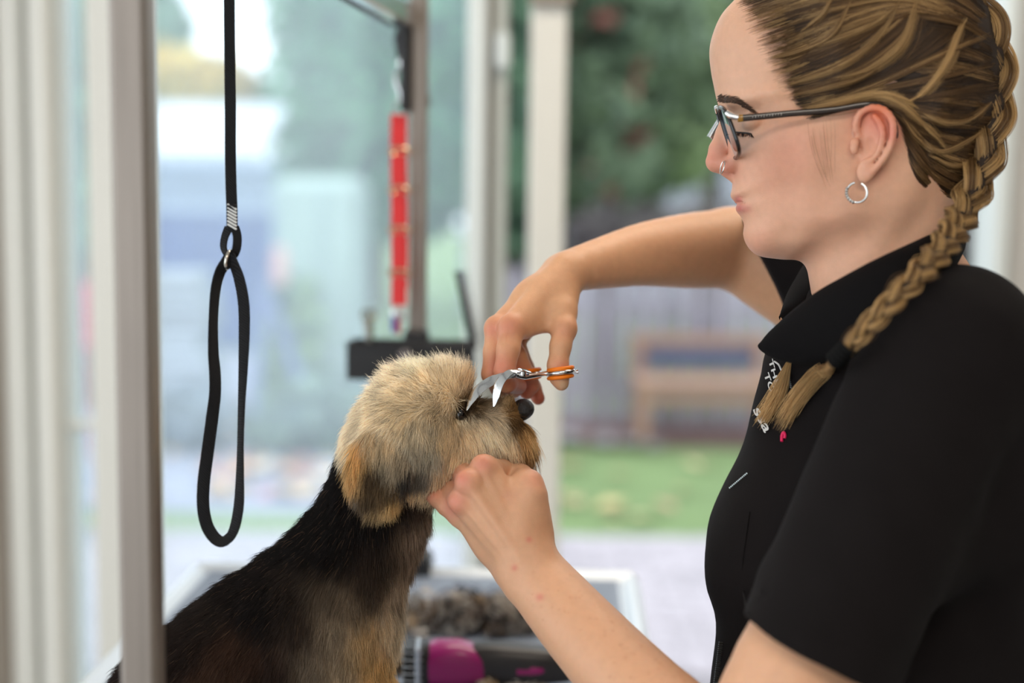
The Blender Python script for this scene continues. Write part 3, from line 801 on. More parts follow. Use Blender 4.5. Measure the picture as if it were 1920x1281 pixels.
# black tool tray hung on the far post, and what it holds
dB = 1.985
b0, b1 = at(650, 644, dB), at(888, 716, dB); bw = b1[0] - b0[0]; bh = b0[2] - b1[2]; bc = (b0 + b1) / 2
BX = empty('tool_tray', (bc[0], bc[1], b1[2])); tag(BX, 'black plastic tool tray clipped to the far steel post', 'tray')
th = 0.003; dy = 0.07
MB().box(bc + (0, -0.0, 0), (bw, th, bh), bevel=0.001).build('front_panel', M_dark, BX)
MB().box(bc + (0, dy, 0), (bw, th, bh), bevel=0.001).build('back_panel', M_dark, BX)
for s_ in (-1, 1): MB().box(bc + (s_ * (bw / 2 - th / 2), dy / 2, 0), (th, dy, bh), bevel=0.001).build('side_panel', M_dark, BX)
MB().box(bc + (0, dy / 2, -bh / 2 + th / 2), (bw, dy, th)).build('bottom_panel', M_dark, BX)
MB().box(bc + (0, -0.001, bh / 2), (bw + .004, 0.006, 0.005), bevel=0.002).build('lip', M_dark, BX)
MB().box((pf[0], pf[1] - 0.018, b0[2] + 0.004), (0.034, 0.04, 0.03), bevel=0.004).build('post_clip', M_dark, BX)
M_logo = mat('tray_print', srgb(150, 138, 136), 0.6)
def disc(px, py, rx, rz):
    q = at(px, py, dB - .012); V = [q] + [q + np.array([rx * math.cos(a), 0, rz * math.sin(a)]) for a in np.linspace(0, 2 * math.pi, 17)[:-1]]
    V2 = V + [v + np.array([0, .002, 0]) for v in V]
    return V2, [(0, 1 + (i + 1) % 16, 1 + i) for i in range(16)] + [(17, 18 + i, 18 + (i + 1) % 16) for i in range(16)] + [(1 + i, 1 + (i + 1) % 16, 18 + (i + 1) % 16, 18 + i) for i in range(16)]
cv = MB()
for (px, py, rx, rz) in ((759, 672, .006, .005), (750, 664, .0025, .003), (757, 660, .0025, .003), (765, 661, .0025, .003), (771, 667, .0025, .003)):
    cv.add(*disc(px, py, rx, rz))
cv.build('paw_print', M_logo, BX)
cv = MB()
for i in range(4): cv.add(*disc(727 + i * 9, 685, .0038, .0045))
cv.build('print_line', M_logo, BX)
# grooming scissors standing in the tray
sc_ = empty('spare_scissors', at(692, 650, dB + .03)); tag(sc_, 'dark scissors standing upright in the black tool tray', 'scissors')
for s_ in (-1, 1):
    MB().tube([at(692 + 2 * s_, 655, dB + .03), at(692 + 2 * s_, 618, dB + .03), at(690 + 5 * s_, 600, dB + .03)], [0.002, 0.005, 0.004], 8).build('blade', mat('gun_metal', (0.25, 0.24, 0.2), 0.3, metal=1.0), sc_, smooth=True)
    q = [at(691 + 6 * s_ + 6 * math.cos(a), 590 + 9 * math.sin(a), dB + .03) for a in np.linspace(0, 2 * math.pi, 15)[:-1]]
    MB().tube(q, 0.0022, 6, closed=True).build('finger_ring', mat('gun_metal'), sc_, smooth=True)
MB().lathe([(0.001, -.003), (.005, -.002), (.006, 0), (.005, .002), (.001, .003)], at(698, 596, dB + .02), 12).build('pivot_screw', M_silver if 'M_silver' in globals() else mat('brass', (0.8, 0.74, 0.5), 0.25, metal=1.0), sc_, smooth=True)
# comb leaning out of the tray
cb = empty('grooming_comb', at(884, 655, dB + .03)); tag(cb, 'long black comb leaning out of the tool tray\'s end', 'comb')
c0_, c1_ = at(889, 655, dB + .03), at(858, 508, dB + .03)
MB().tube([c0_, c0_ + (c1_ - c0_) * .3, c1_], [0.006, 0.0055, 0.0045], 8, flat=(0.5, 1.0), up=(0, 1, 0)).build('spine', M_dark, cb, smooth=True)
ax_ = (c1_ - c0_) / np.linalg.norm(c1_ - c0_); px_ = np.cross(ax_, [0, 1.0, 0]); px_ = px_ if px_[0] > 0 else -px_
for i in range(26):
    q = c0_ + (c1_ - c0_) * (0.12 + 0.84 * i / 25)
    MB().tube([q, q + px_ * 0.014], [0.0011, 0.0006], 4).build('tooth', M_dark, cb)

# red loop with brass rings hanging by a snap hook
dR = 1.97
RL = empty('red_leash', at(748, 215, dR)); tag(RL, 'red webbing restraint with brass rings hanging from the far post', 'leash')
M_red = mat('red_web', srgb(226, 44, 46), 0.6, noise=0.1, nscale=60, bump=0.2, bscale=500); M_brass = mat('brass_ring', (0.82, 0.66, 0.42), 0.22, metal=1.0)
pts = [(747, 214), (747, 300), (748, 390), (749, 480), (748, 573)]
P_ = smooth_path([at(a, b, dR) for a, b in pts], 24)
MB().tube(P_, 0.0108, 4, flat=(0.12, 1.0), up=(0, 1, 0)).build('webbing', M_red, RL)
MB().tube(P_[:-2] + np.array([0.001, 0.008, 0]), 0.0104, 4, flat=(0.12, 1.0), up=(0, 1, 0)).build('webbing', M_red, RL)
for yv in (284, 357, 432, 512):
    q = at(749, yv, dR - 0.004); r = [q + np.array([0.0140 * math.cos(a), -0.003 + 0.008 * math.sin(a), -0.005 * math.sin(a)]) for a in np.linspace(0, 2 * math.pi, 21)[:-1]]
    MB().tube(r, 0.0022, 6, closed=True).build('ring', M_brass, RL, smooth=True)
q = [at(750 + 11 * math.cos(a), 203 + 12 * math.sin(a), dR) for a in np.linspace(0, 2 * math.pi, 19)[:-1]]
MB().tube(q, 0.0018, 6, closed=True).build('end_ring', M_silver if 'M_silver' in globals() else mat('nickel', (0.75, 0.75, 0.75), .2, metal=1.0), RL, smooth=True)
MB().tube([at(752, 192, dR), at(750, 172, dR), at(744, 158, dR), at(742, 140, dR), at(750, 128, dR), at(758, 138, dR), at(758, 155, dR)], 0.0030, 8).build('snap_hook', mat('nickel', (0.75, 0.75, 0.75), .2, metal=1.0), RL, smooth=True)
MB().lathe([(0.001, 0), (.006, 0.002), (.007, .008), (.005, .014), (.001, .015)], at(754, 128, dR), 14).build('swivel', mat('nickel'), RL, smooth=True)
MB().tube([at(752, 122, dR), at(750, 95, dR), at(746, 66, dR), at(752, 50, dR + .02)], [0.0035, 0.006, 0.006, 0.004], 8, flat=(0.4, 1.0), up=(0, 1, 0)).build('strap_end', M_dark, RL)
# silver and coloured tag at its lower end
MB().box(at(748, 588, dR), (0.020, 0.006, 0.018), bevel=0.004).build('buckle', mat('nickel'), RL)
MB().box(at(738, 608, dR), (0.008, 0.004, 0.024), bevel=0.002).build('blue_tag', mat('tag_blue', srgb(90, 100, 170), .4), RL)
MB().box(at(747, 612, dR), (0.007, 0.004, 0.022), bevel=0.002).build('red_tag', mat('tag_red', srgb(190, 70, 84), .4), RL)

# black noose in front
dN = 1.19
NO = empty('grooming_noose', at(432, 0, dN)); tag(NO, 'black woven grooming noose hanging empty beside the dog', 'noose')
m = mat('black_web', srgb(20, 19, 20), 0.75, spec=0.3, bump=0.0)
nt = m.node_tree; tc_ = nt.nodes.new('ShaderNodeTexCoord'); wv = nt.nodes.new('ShaderNodeTexWave'); wv.inputs['Scale'].default_value = 260; wv.inputs['Distortion'].default_value = 2.0; wv.bands_direction = 'DIAGONAL'
nt.links.new(tc_.outputs['Object'], wv.inputs['Vector']); bp = nt.nodes.new('ShaderNodeBump'); bp.inputs['Strength'].default_value = 0.8; bp.inputs['Distance'].default_value = 0.001
nt.links.new(wv.outputs['Fac'], bp.inputs['Height']); nt.links.new(bp.outputs[0], nt.nodes['Principled BSDF'].inputs['Normal'])
cr = nt.nodes.new('ShaderNodeMapRange'); cr.inputs['To Min'].default_value = 0.5; cr.inputs['To Max'].default_value = 1.7; nt.links.new(wv.outputs['Fac'], cr.inputs['Value'])
vm = nt.nodes.new('ShaderNodeVectorMath'); vm.operation = 'SCALE'; vm.inputs[0].default_value = srgb(24, 23, 25); nt.links.new(cr.outputs[0], vm.inputs['Scale']); nt.links.new(vm.outputs[0], nt.nodes['Principled BSDF'].inputs['Base Color'])
M_web = m
def ribbon(name, pts, width, parent, thick=0.0016, n=60, m=M_web):
    """pts rows: px, py, depth, twist (0 = flat to the camera, 1 = edge on)"""
    Q = smooth_path(np.array([[*cpt(p[0], p[1], p[2]), p[3]] for p in pts]), n); C_ = Q[:, :3]; tw = Q[:, 3] * math.pi / 2
    T = np.gradient(C_, axis=0); T /= np.linalg.norm(T, axis=1)[:, None]
    Z = np.array([0, 0, 1.0]); S = np.cross(T, Z); S /= np.linalg.norm(S, axis=1)[:, None]; D = np.cross(S, T)
    W = S * np.cos(tw)[:, None] + D * np.sin(tw)[:, None]; N = np.cross(T, W)
    h = width / 2; V = []; F = []
    sec = [(-1, -.6), (-.9, -1), (.9, -1), (1, -.6), (1, .6), (.9, 1), (-.9, 1), (-1, .6)]
    for i in range(n):
        for a, b in sec: V.append(c2w(C_[i] + W[i] * a * h + N[i] * b * thick / 2))
    k = len(sec)
    for i in range(n - 1):
        for j in range(k): F.append((i * k + j, i * k + (j + 1) % k, (i + 1) * k + (j + 1) % k, (i + 1) * k + j))
    F.append(tuple(range(k - 1, -1, -1))); F.append(tuple((n - 1) * k + j for j in range(k)))
    o = mesh_obj(name, np.array(V), F, m, parent, True); o.data.set_sharp_from_angle(angle=math.radians(35)); return o
zb_ = w2c(np.array([[bar0[0], bar0[1], zbar]]))[0]
ribbon('hanging_strap', [(430, -420, dN, .1), (430, -200, dN, .1), (430, 0, dN, .1), (431, 120, dN, .12), (432, 200, dN, .02), (432, 280, dN, .12), (433, 340, dN, .1), (435, 395, dN, 0)], 0.0092, NO, 0.0024, 80)
ribbon('hanging_strap', [(431, -420, dN + .003, .1), (431, -200, dN + .003, .1), (431, 0, dN + .003, .1), (432, 200, dN + .003, .2), (434, 340, dN + .003, .1), (436, 395, dN + .003, 0)], 0.0078, NO, 0.0016, 60)
# striped whipping
cv = MB(); M_stripe = mat('whip_white', srgb(226, 226, 224), 0.45)
MB().box(at(435, 406, dN), (0.0088, 0.0062, 0.0218), bevel=0.0015).build('whipping', M_web, NO)
for i in range(7):
    y0 = 382 + i * 6.2
    MB().tube([at(426.5, y0 + 1, dN - .0033), at(443.5, y0 + 11, dN - .0033)], 0.00085, 5).build('whipping_thread', M_stripe, NO)
ribbon('eye_strap', [(440, 425, dN - .001, .1), (445, 445, dN - .001, .25), (443, 468, dN - .002, .3), (434, 482, dN - .001, .4), (425, 478, dN + .002, .6), (419, 462, dN + .003, .4), (422, 443, dN + .003, .3), (429, 427, dN + .002, .1)], 0.0074, NO, 0.0018, 50)
ring = [at(429 + 5 * math.cos(a) - 5 * math.sin(a) * .6, 487 + 17 * math.sin(a) , dN - .004 + .007 * math.cos(a)) for a in np.linspace(0, 2 * math.pi, 29)[:-1]]
MB().tube(ring, 0.0013, 10, closed=True).build('slide_ring', mat('ring_nickel', (0.72, 0.68, 0.6), 0.15, metal=1.0), NO, smooth=True)
ribbon('loop_strap', [(432, 478, dN - .003, .5), (424, 492, dN - .003, .45), (412, 512, dN, .55), (404, 545, dN, .6), (400, 600, dN, .65), (400, 660, dN, .55), (403, 700, dN, .45), (403, 740, dN, .4), (397, 790, dN, .28), (389, 850, dN, .2), (382, 905, dN, .12), (381, 950, dN, .12), (388, 985, dN, .2), (402, 1008, dN, .35), (417, 1016, dN + .001, .45),
                      (432, 1006, dN + .001, .45), (442, 982, dN, .35), (448, 945, dN, .35), (450, 890, dN, .5), (451, 830, dN, .6), (453, 760, dN, .55), (456, 690, dN, .4), (458, 620, dN, .25), (457, 570, dN, .22), (449, 525, dN, .28), (439, 496, dN - .002, .4), (432, 476, dN - .003, .5)], 0.0104, NO, 0.0018, 200)
MB().lathe([(0.0002, -.001), (.0012, 0), (.0002, .0012)], at(373, 905, dN), 8).build('loose_stitch', M_web, NO)

# clipper on the table -------------------------------------------------------
q0 = on_z(770, 1262, ZT + 0.02); q1 = on_z(1060, 1262, ZT + 0.02)
ca = (q1 - q0); ca[2] = 0; ca /= np.linalg.norm(ca); cb_ = np.array([-ca[1], ca[0], 0])
CL = empty('pet_clipper', (*((q0 + q1) / 2)[:2], ZT + .004)); tag(CL, 'magenta and black pet clipper lying on the table behind the forearm', 'clipper')
org = q0.copy(); org[2] = ZT + 0.005
def cp(l, w, z): return org + ca * l + cb_ * w + np.array([0, 0, z])
def loft(name, secs, m, parent=CL, n=20, p=0.7):
    """secs: (l, centre z, half width, half height)"""
    V = []; F = []
    for (l, zc_, hw, hh) in secs:
        for k in range(n):
            a = 2 * math.pi * k / n; c_, s_ = math.cos(a), math.sin(a)
            V.append(cp(l, hw * abs(c_) ** p * (1 if c_ > 0 else -1), zc_ + hh * abs(s_) ** p * (1 if s_ > 0 else -1)))
    for i in range(len(secs) - 1):
        for k in range(n): F.append((i * n + k, i * n + (k + 1) % n, (i + 1) * n + (k + 1) % n, (i + 1) * n + k))
    F.append(tuple(range(n - 1, -1, -1))); F.append(tuple((len(secs) - 1) * n + k for k in range(n)))
    o = mesh_obj(name, np.array(V), F, m, parent, True)
    bm = bmesh.new(); bm.from_mesh(o.data); bmesh.ops.recalc_face_normals(bm, faces=bm.faces); bm.to_mesh(o.data); bm.free()
    o.data.set_sharp_from_angle(angle=math.radians(50)); return o
M_mag = mat('magenta_plastic', srgb(160, 22, 108), 0.3, spec=0.5, coat=0.3); M_clip = mat('clipper_black', srgb(46, 42, 42), 0.35, spec=0.5)
L_ = np.linalg.norm(q1 - q0)
loft('shell', [(0.020, .026, .021, .024), (0.03, .027, .022, .026), (.055, .027, .022, .026), (.07, .026, .020, .022), (.083, .025, .018, .018), (.086, .025, .017, .017)], M_mag)
loft('handle', [(0.070, .029, .016, .0205), (.084, .028, .019, .0225), (.105, .027, .020, .0225), (.13, .026, .0205, .0215), (.155, .025, .019, .020), (.175, .022, .016, .016), (.186, .020, .010, .010)], M_clip)
loft('button', [(.118, .024, .0, .0), (.118, .024, .0206, .0095), (.135, .024, .0208, .010), (.146, .024, .0202, .007), (.150, .024, .0190, .002)], M_mag)
loft('blade_carrier', [(.012, .025, .020, .025), (.021, .026, .021, .025)], M_clip)
M_bl = mat('blade_steel', (0.7, 0.72, 0.75), 0.25, metal=1.0)
for i in range(12):
    z_ = 0.004 + i * 0.0040
    MB().box(cp(.003, 0, z_), (0.022, 0.040, 0.0019), np.stack([ca, cb_, tz], 1), bevel=0.0006).build('blade_tooth', M_bl if i % 2 == 0 else M_clip, CL)
MB().box(cp(.0085, 0, 0.026), (0.006, 0.042, 0.047), np.stack([ca, cb_, tz], 1), bevel=0.001).build('blade_base', M_bl, CL)

# clipped fur in heaps ------------------------------------------------------
def heap(name, label, px0, px1, py0, py1, nclump, rr, seed, hmax):
    g = np.random.default_rng(seed); pts = []; cols = []; cv = MB(); pal = [srgb(30, 22, 20), srgb(40, 30, 26), srgb(224, 208, 190), srgb(206, 168, 116), srgb(110, 92, 80), srgb(22, 17, 17), srgb(240, 230, 218)]
    cen = None
    for i in range(nclump):
        b = on_z(g.uniform(px0, px1), g.uniform(py0, py1), ZT + 0.004); r = g.uniform(.7, 1.2) * rr
        b = b + np.array([0, 0, r * .5 + g.uniform(0, hmax)])
        cen = b if cen is None else cen
        colr = np.array(pal[int(g.integers(len(pal)))])
        n = 60; K = 8; th0 = g.uniform(0, 6.28, n); axis = g.normal(size=(n, 3)) * .9 + g.normal(size=3); axis /= np.linalg.norm(axis, axis=1)[:, None]
        a = np.cross(axis, g.normal(size=(n, 3))); a /= np.linalg.norm(a, axis=1)[:, None]; bb = np.cross(axis, a)
        t = np.linspace(0, 1.1, K)[None] + th0[:, None]; R = r * g.uniform(.5, 2.0, (n, 1))
        P = b + a[:, None] * (R * np.cos(t))[..., None] + bb[:, None] * (R * np.sin(t))[..., None] * .8 + axis[:, None] * (g.uniform(-.5, .5, (n, 1)) * r)[..., None]
        P[..., 2] = np.maximum(P[..., 2], ZT + 0.005)
        pts.append(P); cols.append(np.repeat((np.where(g.random((n, 1)) < .9, colr, np.array(pal[int(g.integers(len(pal)))])) * g.uniform(.7, 1.2, (n, 1)))[:, None], K, 1))
    P = np.vstack(pts); C_ = np.vstack(cols)
    o = strands_obj(name, P, np.full(P.shape[:2], 0.00035), C_, mat('clipped_fur', attr='Col', rough=0.7)); tag(o, label, 'fur clippings', kind='stuff'); return o
heap('fur_clippings', 'heap of dark and cream fur clippings behind the clipper', 752, 1010, 1165, 1192, 110, 0.0115, 4, 0.026)
heap('fur_clippings', 'few tufts of clipped fur in front of the clipper', 880, 1020, 1285, 1300, 14, 0.007, 6, 0.002)
heap('fur_clippings', 'dark tuft of clipped fur close by the dog\'s chest', 738, 760, 1225, 1262, 10, 0.008, 8, 0.004)
# ================================================================== the groomer
DP = 1.25                      # depth of her middle plane
mm = 0.001
PERSON = empty('person', (at(1640, 640, DP)[0], at(1640, 640, DP)[1], 0))
tag(PERSON, 'groomer with braided blonde hair, glasses and black short-sleeved tunic trimming the dog', 'person')

head_poly = [(1377, 0), (1353, 27), (1338, 60), (1331, 93), (1334, 131), (1340, 162), (1344, 182), (1351, 203), (1361, 224), (1364, 245), (1365, 270), (1367, 300), (1371, 325),
             (1374, 340), (1373, 354), (1370, 365), (1374, 374), (1384, 380), (1380, 387), (1381, 394), (1389, 405), (1396, 420), (1394, 438), (1399, 456), (1411, 472), (1427, 481), (1452, 485), (1482, 487), (1511, 482),
             (1560, 472), (1630, 455), (1710, 425), (1780, 370), (1826, 290), (1848, 200), (1846, 110), (1812, 20), (1740, -50), (1640, -92), (1540, -92), (1450, -62), (1402, -26)]
head_ctrl = [  # u, v, half width, rounding distance
    (1340, 90, 118, 125), (1400, -20, 120, 130), (1340, 150, 110, 110), (1360, 215, 84, 70), (1375, 250, 84, 60), (1378, 300, 80, 56), (1376, 345, 66, 58), (1380, 380, 56, 52), (1392, 420, 54, 50), (1405, 460, 50, 52),
    (1440, 100, 132, 120), (1430, 200, 118, 80), (1430, 260, 120, 70), (1430, 320, 104, 70), (1430, 380, 80, 62), (1440, 450, 66, 55), (1500, 300, 138, 80), (1500, 390, 112, 75), (1520, 460, 96, 60), (1580, 400, 128, 75), (1580, 300, 142, 90),
    (1560, 180, 148, 110), (1560, 60, 155, 150), (1680, 60, 162, 170), (1680, 200, 160, 150), (1640, 330, 140, 100), (1760, 300, 110, 120), (1800, 150, 150, 160), (1700, -20, 150, 150), (1560, -40, 150, 150)]
head = Relief(head_poly, head_ctrl, DP, sig=44, wsmooth=140, bumps=[
    (1396, 236, (22, 17), -24), (1560, 425, (60, 14), 5), (1470, 462, (40, 10), 4), (1480, 265, (42, 22), 7), (1425, 195, (30, 9), 6), (1432, 410, (30, 20), 4), (1412, 442, (22, 16), 4)], smooth=3)
def hp(u, v, c): return head.pt(np.array(float(u)), np.array(float(v)), np.array(float(c)))
kpx = DP / FPX
def eye_c(px, py, c):
    g = 1 + c / FPX; return hp(960 + (px - 960) * g, 640.5 + (py - 640.5) * g, c)
# ear control in image pixels (near side)
EC = -146
def ear_pt(px, py, c): return eye_c(px, py, c)
helix = [ear_pt(*p) for p in [(1616, 262, EC + 2), (1606, 246, EC - 3), (1606, 226, EC - 9), (1616, 209, EC - 14), (1635, 202, EC - 20), (1656, 206, EC - 27), (1671, 222, EC - 32), (1675, 243, EC - 33), (1671, 268, EC - 30), (1660, 292, EC - 24), (1646, 311, EC - 17), (1632, 326, EC - 9)]]
helix = smooth_path(helix, 22)
anti = smooth_path([ear_pt(*p) for p in [(1640, 219, EC - 18), (1652, 236, EC - 24), (1655, 258, EC - 24), (1649, 280, EC - 20), (1636, 298, EC - 13), (1622, 305, EC - 8)]], 9)
_ex = np.array([math.cos(.45), 0, -math.sin(.45)]); _ey = np.array([0.18, 1, 0]); _ey = _ey - _ex * (_ex @ _ey); _ey /= np.linalg.norm(_ey)
ear_R = np.stack([_ex, _ey, np.cross(_ex, _ey)], 1)
def f_ear(P):
    d = ell(P, ear_pt(1641, 262, EC - 8), (30 * kpx, 58 * kpx, 7 * kpx), ear_R)
    for a, b in zip(helix[:-1], helix[1:]): d = smin(d, cone(P, a, b, 6.3 * kpx, 6.3 * kpx), 2.0 * kpx)
    for a, b in zip(anti[:-1], anti[1:]): d = smin(d, cone(P, a, b, 5.6 * kpx, 5.6 * kpx), 3.5 * kpx)
    d = smin(d, ell(P, ear_pt(1622, 322, EC - 6), (15 * kpx, 20 * kpx, 8 * kpx), ear_R), 7 * kpx)      # lobe
    d = smin(d, ell(P, ear_pt(1603, 274, EC - 6), (9 * kpx, 15 * kpx, 8 * kpx)), 5 * kpx)              # tragus
    d = smin(d, cone(P, ear_pt(1632, 240, EC + 20), ear_pt(1636, 285, EC + 20), 17 * kpx, 15 * kpx), 8 * kpx)
    d = smax(d, -ell(P, ear_pt(1628, 272, EC - 24), (13 * kpx, 23 * kpx, 20 * kpx), ear_R), 4 * kpx)    # concha
    d = smax(d, -ell(P, ear_pt(1629, 229, EC - 30), (15 * kpx, 13 * kpx, 15 * kpx), ear_R), 4 * kpx)    # upper hollow
    d = smax(d, -ell(P, ear_pt(1664, 255, EC - 40), (4.5 * kpx, 30 * kpx, 9 * kpx), ear_R), 3 * kpx)    # groove behind the rim
    d = smax(d, -ell(P, ear_pt(1613, 279, EC - 8), (5 * kpx, 10 * kpx, 15 * kpx)), 3 * kpx)             # canal
    return d
def mirror(P):
    Q = P.copy(); Q[:, 2] = 2 * DP - Q[:, 2]; return Q
def f_nose(P):
    k = kpx; N = P.copy(); N[:, 2] = DP - np.abs(N[:, 2] - DP)
    n = chain(P, [(hp(1371, 214, 0), 16 * k), (hp(1357, 250, 0), 14.5 * k), (hp(1347, 280, 0), 17 * k), (hp(1344, 303, 0), 21 * k)], 6 * k)
    n = smin(n, cone(N, hp(1352, 306, -8), hp(1364, 312, -20), 15 * k, 15 * k), 6 * k)
    n = smin(n, ell(N, hp(1366, 314, -26), (15 * k, 13 * k, 11 * k)), 5 * k)
    n = smin(n, cone(P, hp(1350, 318, 0), hp(1374, 332, 0), 7 * k, 9 * k), 5 * k)
    n = smax(n, -ell(N, hp(1352, 331, -13), (11 * k, 6 * k, 6 * k)), 3 * k)
    n = smin(n, cone(N, hp(1372, 230, -12), hp(1378, 300, -34), 16 * k, 14 * k), 14 * k)
    return n
def f_face(d, N):
    k = kpx
    # lids over the eye, brow ridge, lips
    d = smin(d, ell(N, hp(1401, 240, -70), (21 * k, 17 * k, 25 * k)), 6 * k)
    d = smin(d, cone(N, hp(1366, 198, -52), hp(1402, 196, -88), 12 * k, 10 * k), 12 * k)
    for (lu, lv, r0, r1) in ((1382, 374, 5.5, 2.5), (1388, 391, 7, 3)):
        d = smin(d, cone(N, hp(lu, lv, 0), hp(lu + 5, lv + 1, -22), r0 * k, r0 * 0.95 * k), 4 * k)
        d = smin(d, cone(N, hp(lu + 5, lv + 1, -22), hp(1409, 387, -42), r0 * 0.9 * k, r1 * k), 4 * k)
    mouth = np.minimum(cone(N, hp(1376, 381.5, 0), hp(1388, 382, -24), 2.0 * k, 2.0 * k), cone(N, hp(1388, 382, -24), hp(1414, 388, -50), 2.0 * k, 1.6 * k))
    d = smax(d, -mouth, 2.5 * k)
    return d
def f_head(P):
    d = head.f(P)
    k = kpx
    N = P.copy(); N[:, 2] = DP - np.abs(N[:, 2] - DP)     # symmetric features
    d = smin(d, local(P, hp(1362, 275, 0), 52 * mm, f_nose), 7 * k)
    m = np.linalg.norm(N - np.asarray(hp(1385, 300, -45), np.float32), axis=1) < 85 * mm
    if m.any(): d[m] = f_face(d[m], N[m])
    e = local(N, ear_pt(1640, 265, EC - 8), 52 * mm, f_ear)
    return smin(d, e, 4 * k)
def neck_c(u, v, c): return hp(u, v, c)
def f_neck(P):
    d = cone(P, hp(1690, 360, 0), hp(1685, 560, 0), 52 * mm, 48 * mm)
    d = smin(d, cone(P, hp(1600, 430, 0), hp(1640, 560, 0), 44 * mm, 50 * mm), 18 * mm)
    d = smin(d, cone(P, hp(1572, 450, 0), hp(1596, 580, 5), 24 * mm, 28 * mm), 14 * mm)
    N = P.copy(); N[:, 2] = DP - np.abs(N[:, 2] - DP)
    d = smin(d, cone(N, hp(1655, 390, -98), hp(1580, 560, -34), 13 * mm, 10 * mm), 12 * mm)   # neck muscle
    return d
# arms ----------------------------------------------------------------
def pr(px, py, d, r): return (cpt(px, py, d), r * mm)
def f_near_arm(P):
    d = limb(P, [pr(1690, 880, 1.105, 43), pr(1600, 1060, 1.085, 45), pr(1500, 1260, 1.06, 48.5), pr(1420, 1400, 1.06, 44), pr(1350, 1450, 1.08, 42)], 12)
    d = smin(d, limb(P, [pr(1350, 1450, 1.08, 42), pr(1275, 1375, 1.115, 39), pr(1185, 1281, 1.15, 33), pr(1075, 1165, 1.195, 27.5), pr(1012, 1090, 1.22, 22), pr(990, 1060, 1.225, 20.5)], 14), 0.02)
    d = smin(d, cone(P, cpt(1196, 1285, 1.155), cpt(1006, 1052, 1.236), 27 * mm, 17.5 * mm), 0.012)
    d = smin(d, cone(P, cpt(1176, 1296, 1.155), cpt(967, 1075, 1.236), 29 * mm, 17 * mm), 0.012)
    d = smin(d, cone(P, cpt(962, 1083, 1.222), cpt(972, 1095, 1.222), 11.5 * mm, 12 * mm), 0.010)   # ulna knob
    return smin(d, local(P, cpt(925, 950, 1.25), 105 * mm, f_near_hand, 0.02), 0.012)
def f_near_hand(P):
    # back of the hand
    h = cone(P, cpt(998, 1035, 1.226), cpt(912, 884, 1.235), 16 * mm, 13.0 * mm)
    h = smin(h, cone(P, cpt(984, 1045, 1.222), cpt(884, 908, 1.226), 16 * mm, 12.6 * mm), 0.006)
    h = smin(h, cone(P, cpt(970, 1052, 1.226), cpt(869, 938, 1.232), 15 * mm, 12.2 * mm), 0.006)
    h = smin(h, cone(P, cpt(960, 1058, 1.236), cpt(866, 964, 1.246), 14 * mm, 11.2 * mm), 0.006)
    h = smin(h, ell(P, cpt(952, 990, 1.243), (34 * mm, 40 * mm, 17 * mm)), 0.010)
    h = smin(h, cone(P, cpt(975, 1000, 1.228), cpt(985, 930, 1.238), 17 * mm, 15 * mm), 0.012)
    # tendons
    for (a, b) in (((985, 1040, 1.2125), (908, 890, 1.2225)), ((975, 1045, 1.2090), (884, 915, 1.2145)), ((960, 1050, 1.2130), (870, 945, 1.2205))):
        h = smin(h, cone(P, cpt(*a), cpt(*b), 3.0 * mm, 3.6 * mm), 0.004)
    # knuckles
    h = smin(h, ell(P, cpt(906, 877, 1.229), (11.5 * mm, 11.5 * mm, 10 * mm)), 0.004)
    h = smin(h, ell(P, cpt(878, 905, 1.220), (11.5 * mm, 11.5 * mm, 10 * mm)), 0.004)
    h = smin(h, ell(P, cpt(865, 940, 1.226), (11.5 * mm, 11 * mm, 10 * mm)), 0.004)
    # thumb
    t = chain(P, [pr(1004, 1000, 1.238, 16), pr(994, 930, 1.236, 14.0), pr(990, 909, 1.240, 13.2), pr(976, 894, 1.264, 11), pr(958, 882, 1.284, 10), pr(935, 870, 1.298, 8.5)], 0.003)
    d = smin(h, t, 0.008)
    # fingers curling under the jaw
    fi = chain(P, [pr(908, 880, 1.234, 11.5), pr(942, 884, 1.262, 10), pr(940, 870, 1.285, 9.2), pr(925, 858, 1.302, 8)], 0.002)
    fm = chain(P, [pr(880, 907, 1.226, 11.2), pr(868, 885, 1.264, 9.8), pr(880, 868, 1.290, 9), pr(890, 862, 1.31, 8)], 0.002)
    fr = chain(P, [pr(866, 940, 1.232, 10.8), pr(842, 915, 1.270, 9.4), pr(850, 900, 1.292, 8.6), pr(865, 890, 1.31, 7.6)], 0.002)
    fp = chain(P, [pr(862, 966, 1.246, 10.4), pr(838, 949, 1.251, 8.8), pr(820, 935, 1.258, 7.8), pr(805, 925, 1.266, 6.8)], 0.002)
    for q in (fi, fm, fr, fp): d = smin(d, q, 0.0045)
    # creases between knuckles
    return d
def f_far_arm(P):
    d = limb(P, [pr(1640, 600, 1.43, 52), pr(1510, 535, 1.46, 49), pr(1410, 475, 1.48, 45), pr(1374, 463, 1.48, 41)], 10)
    fo = limb(P, [pr(1370, 466, 1.478, 39), pr(1300, 470, 1.45, 37), pr(1210, 477, 1.408, 30), pr(1140, 491, 1.378, 23.5), pr(1075, 507, 1.346, 18)], 14)
    d = smin(d, fo, 0.010)
    d = smin(d, cone(P, cpt(1150, 490, 1.40), cpt(1062, 508, 1.362), 21 * mm, 17 * mm), 0.012)
    return smin(d, local(P, cpt(1000, 620, 1.315), 112 * mm, f_far_hand, 0.02), 0.012)
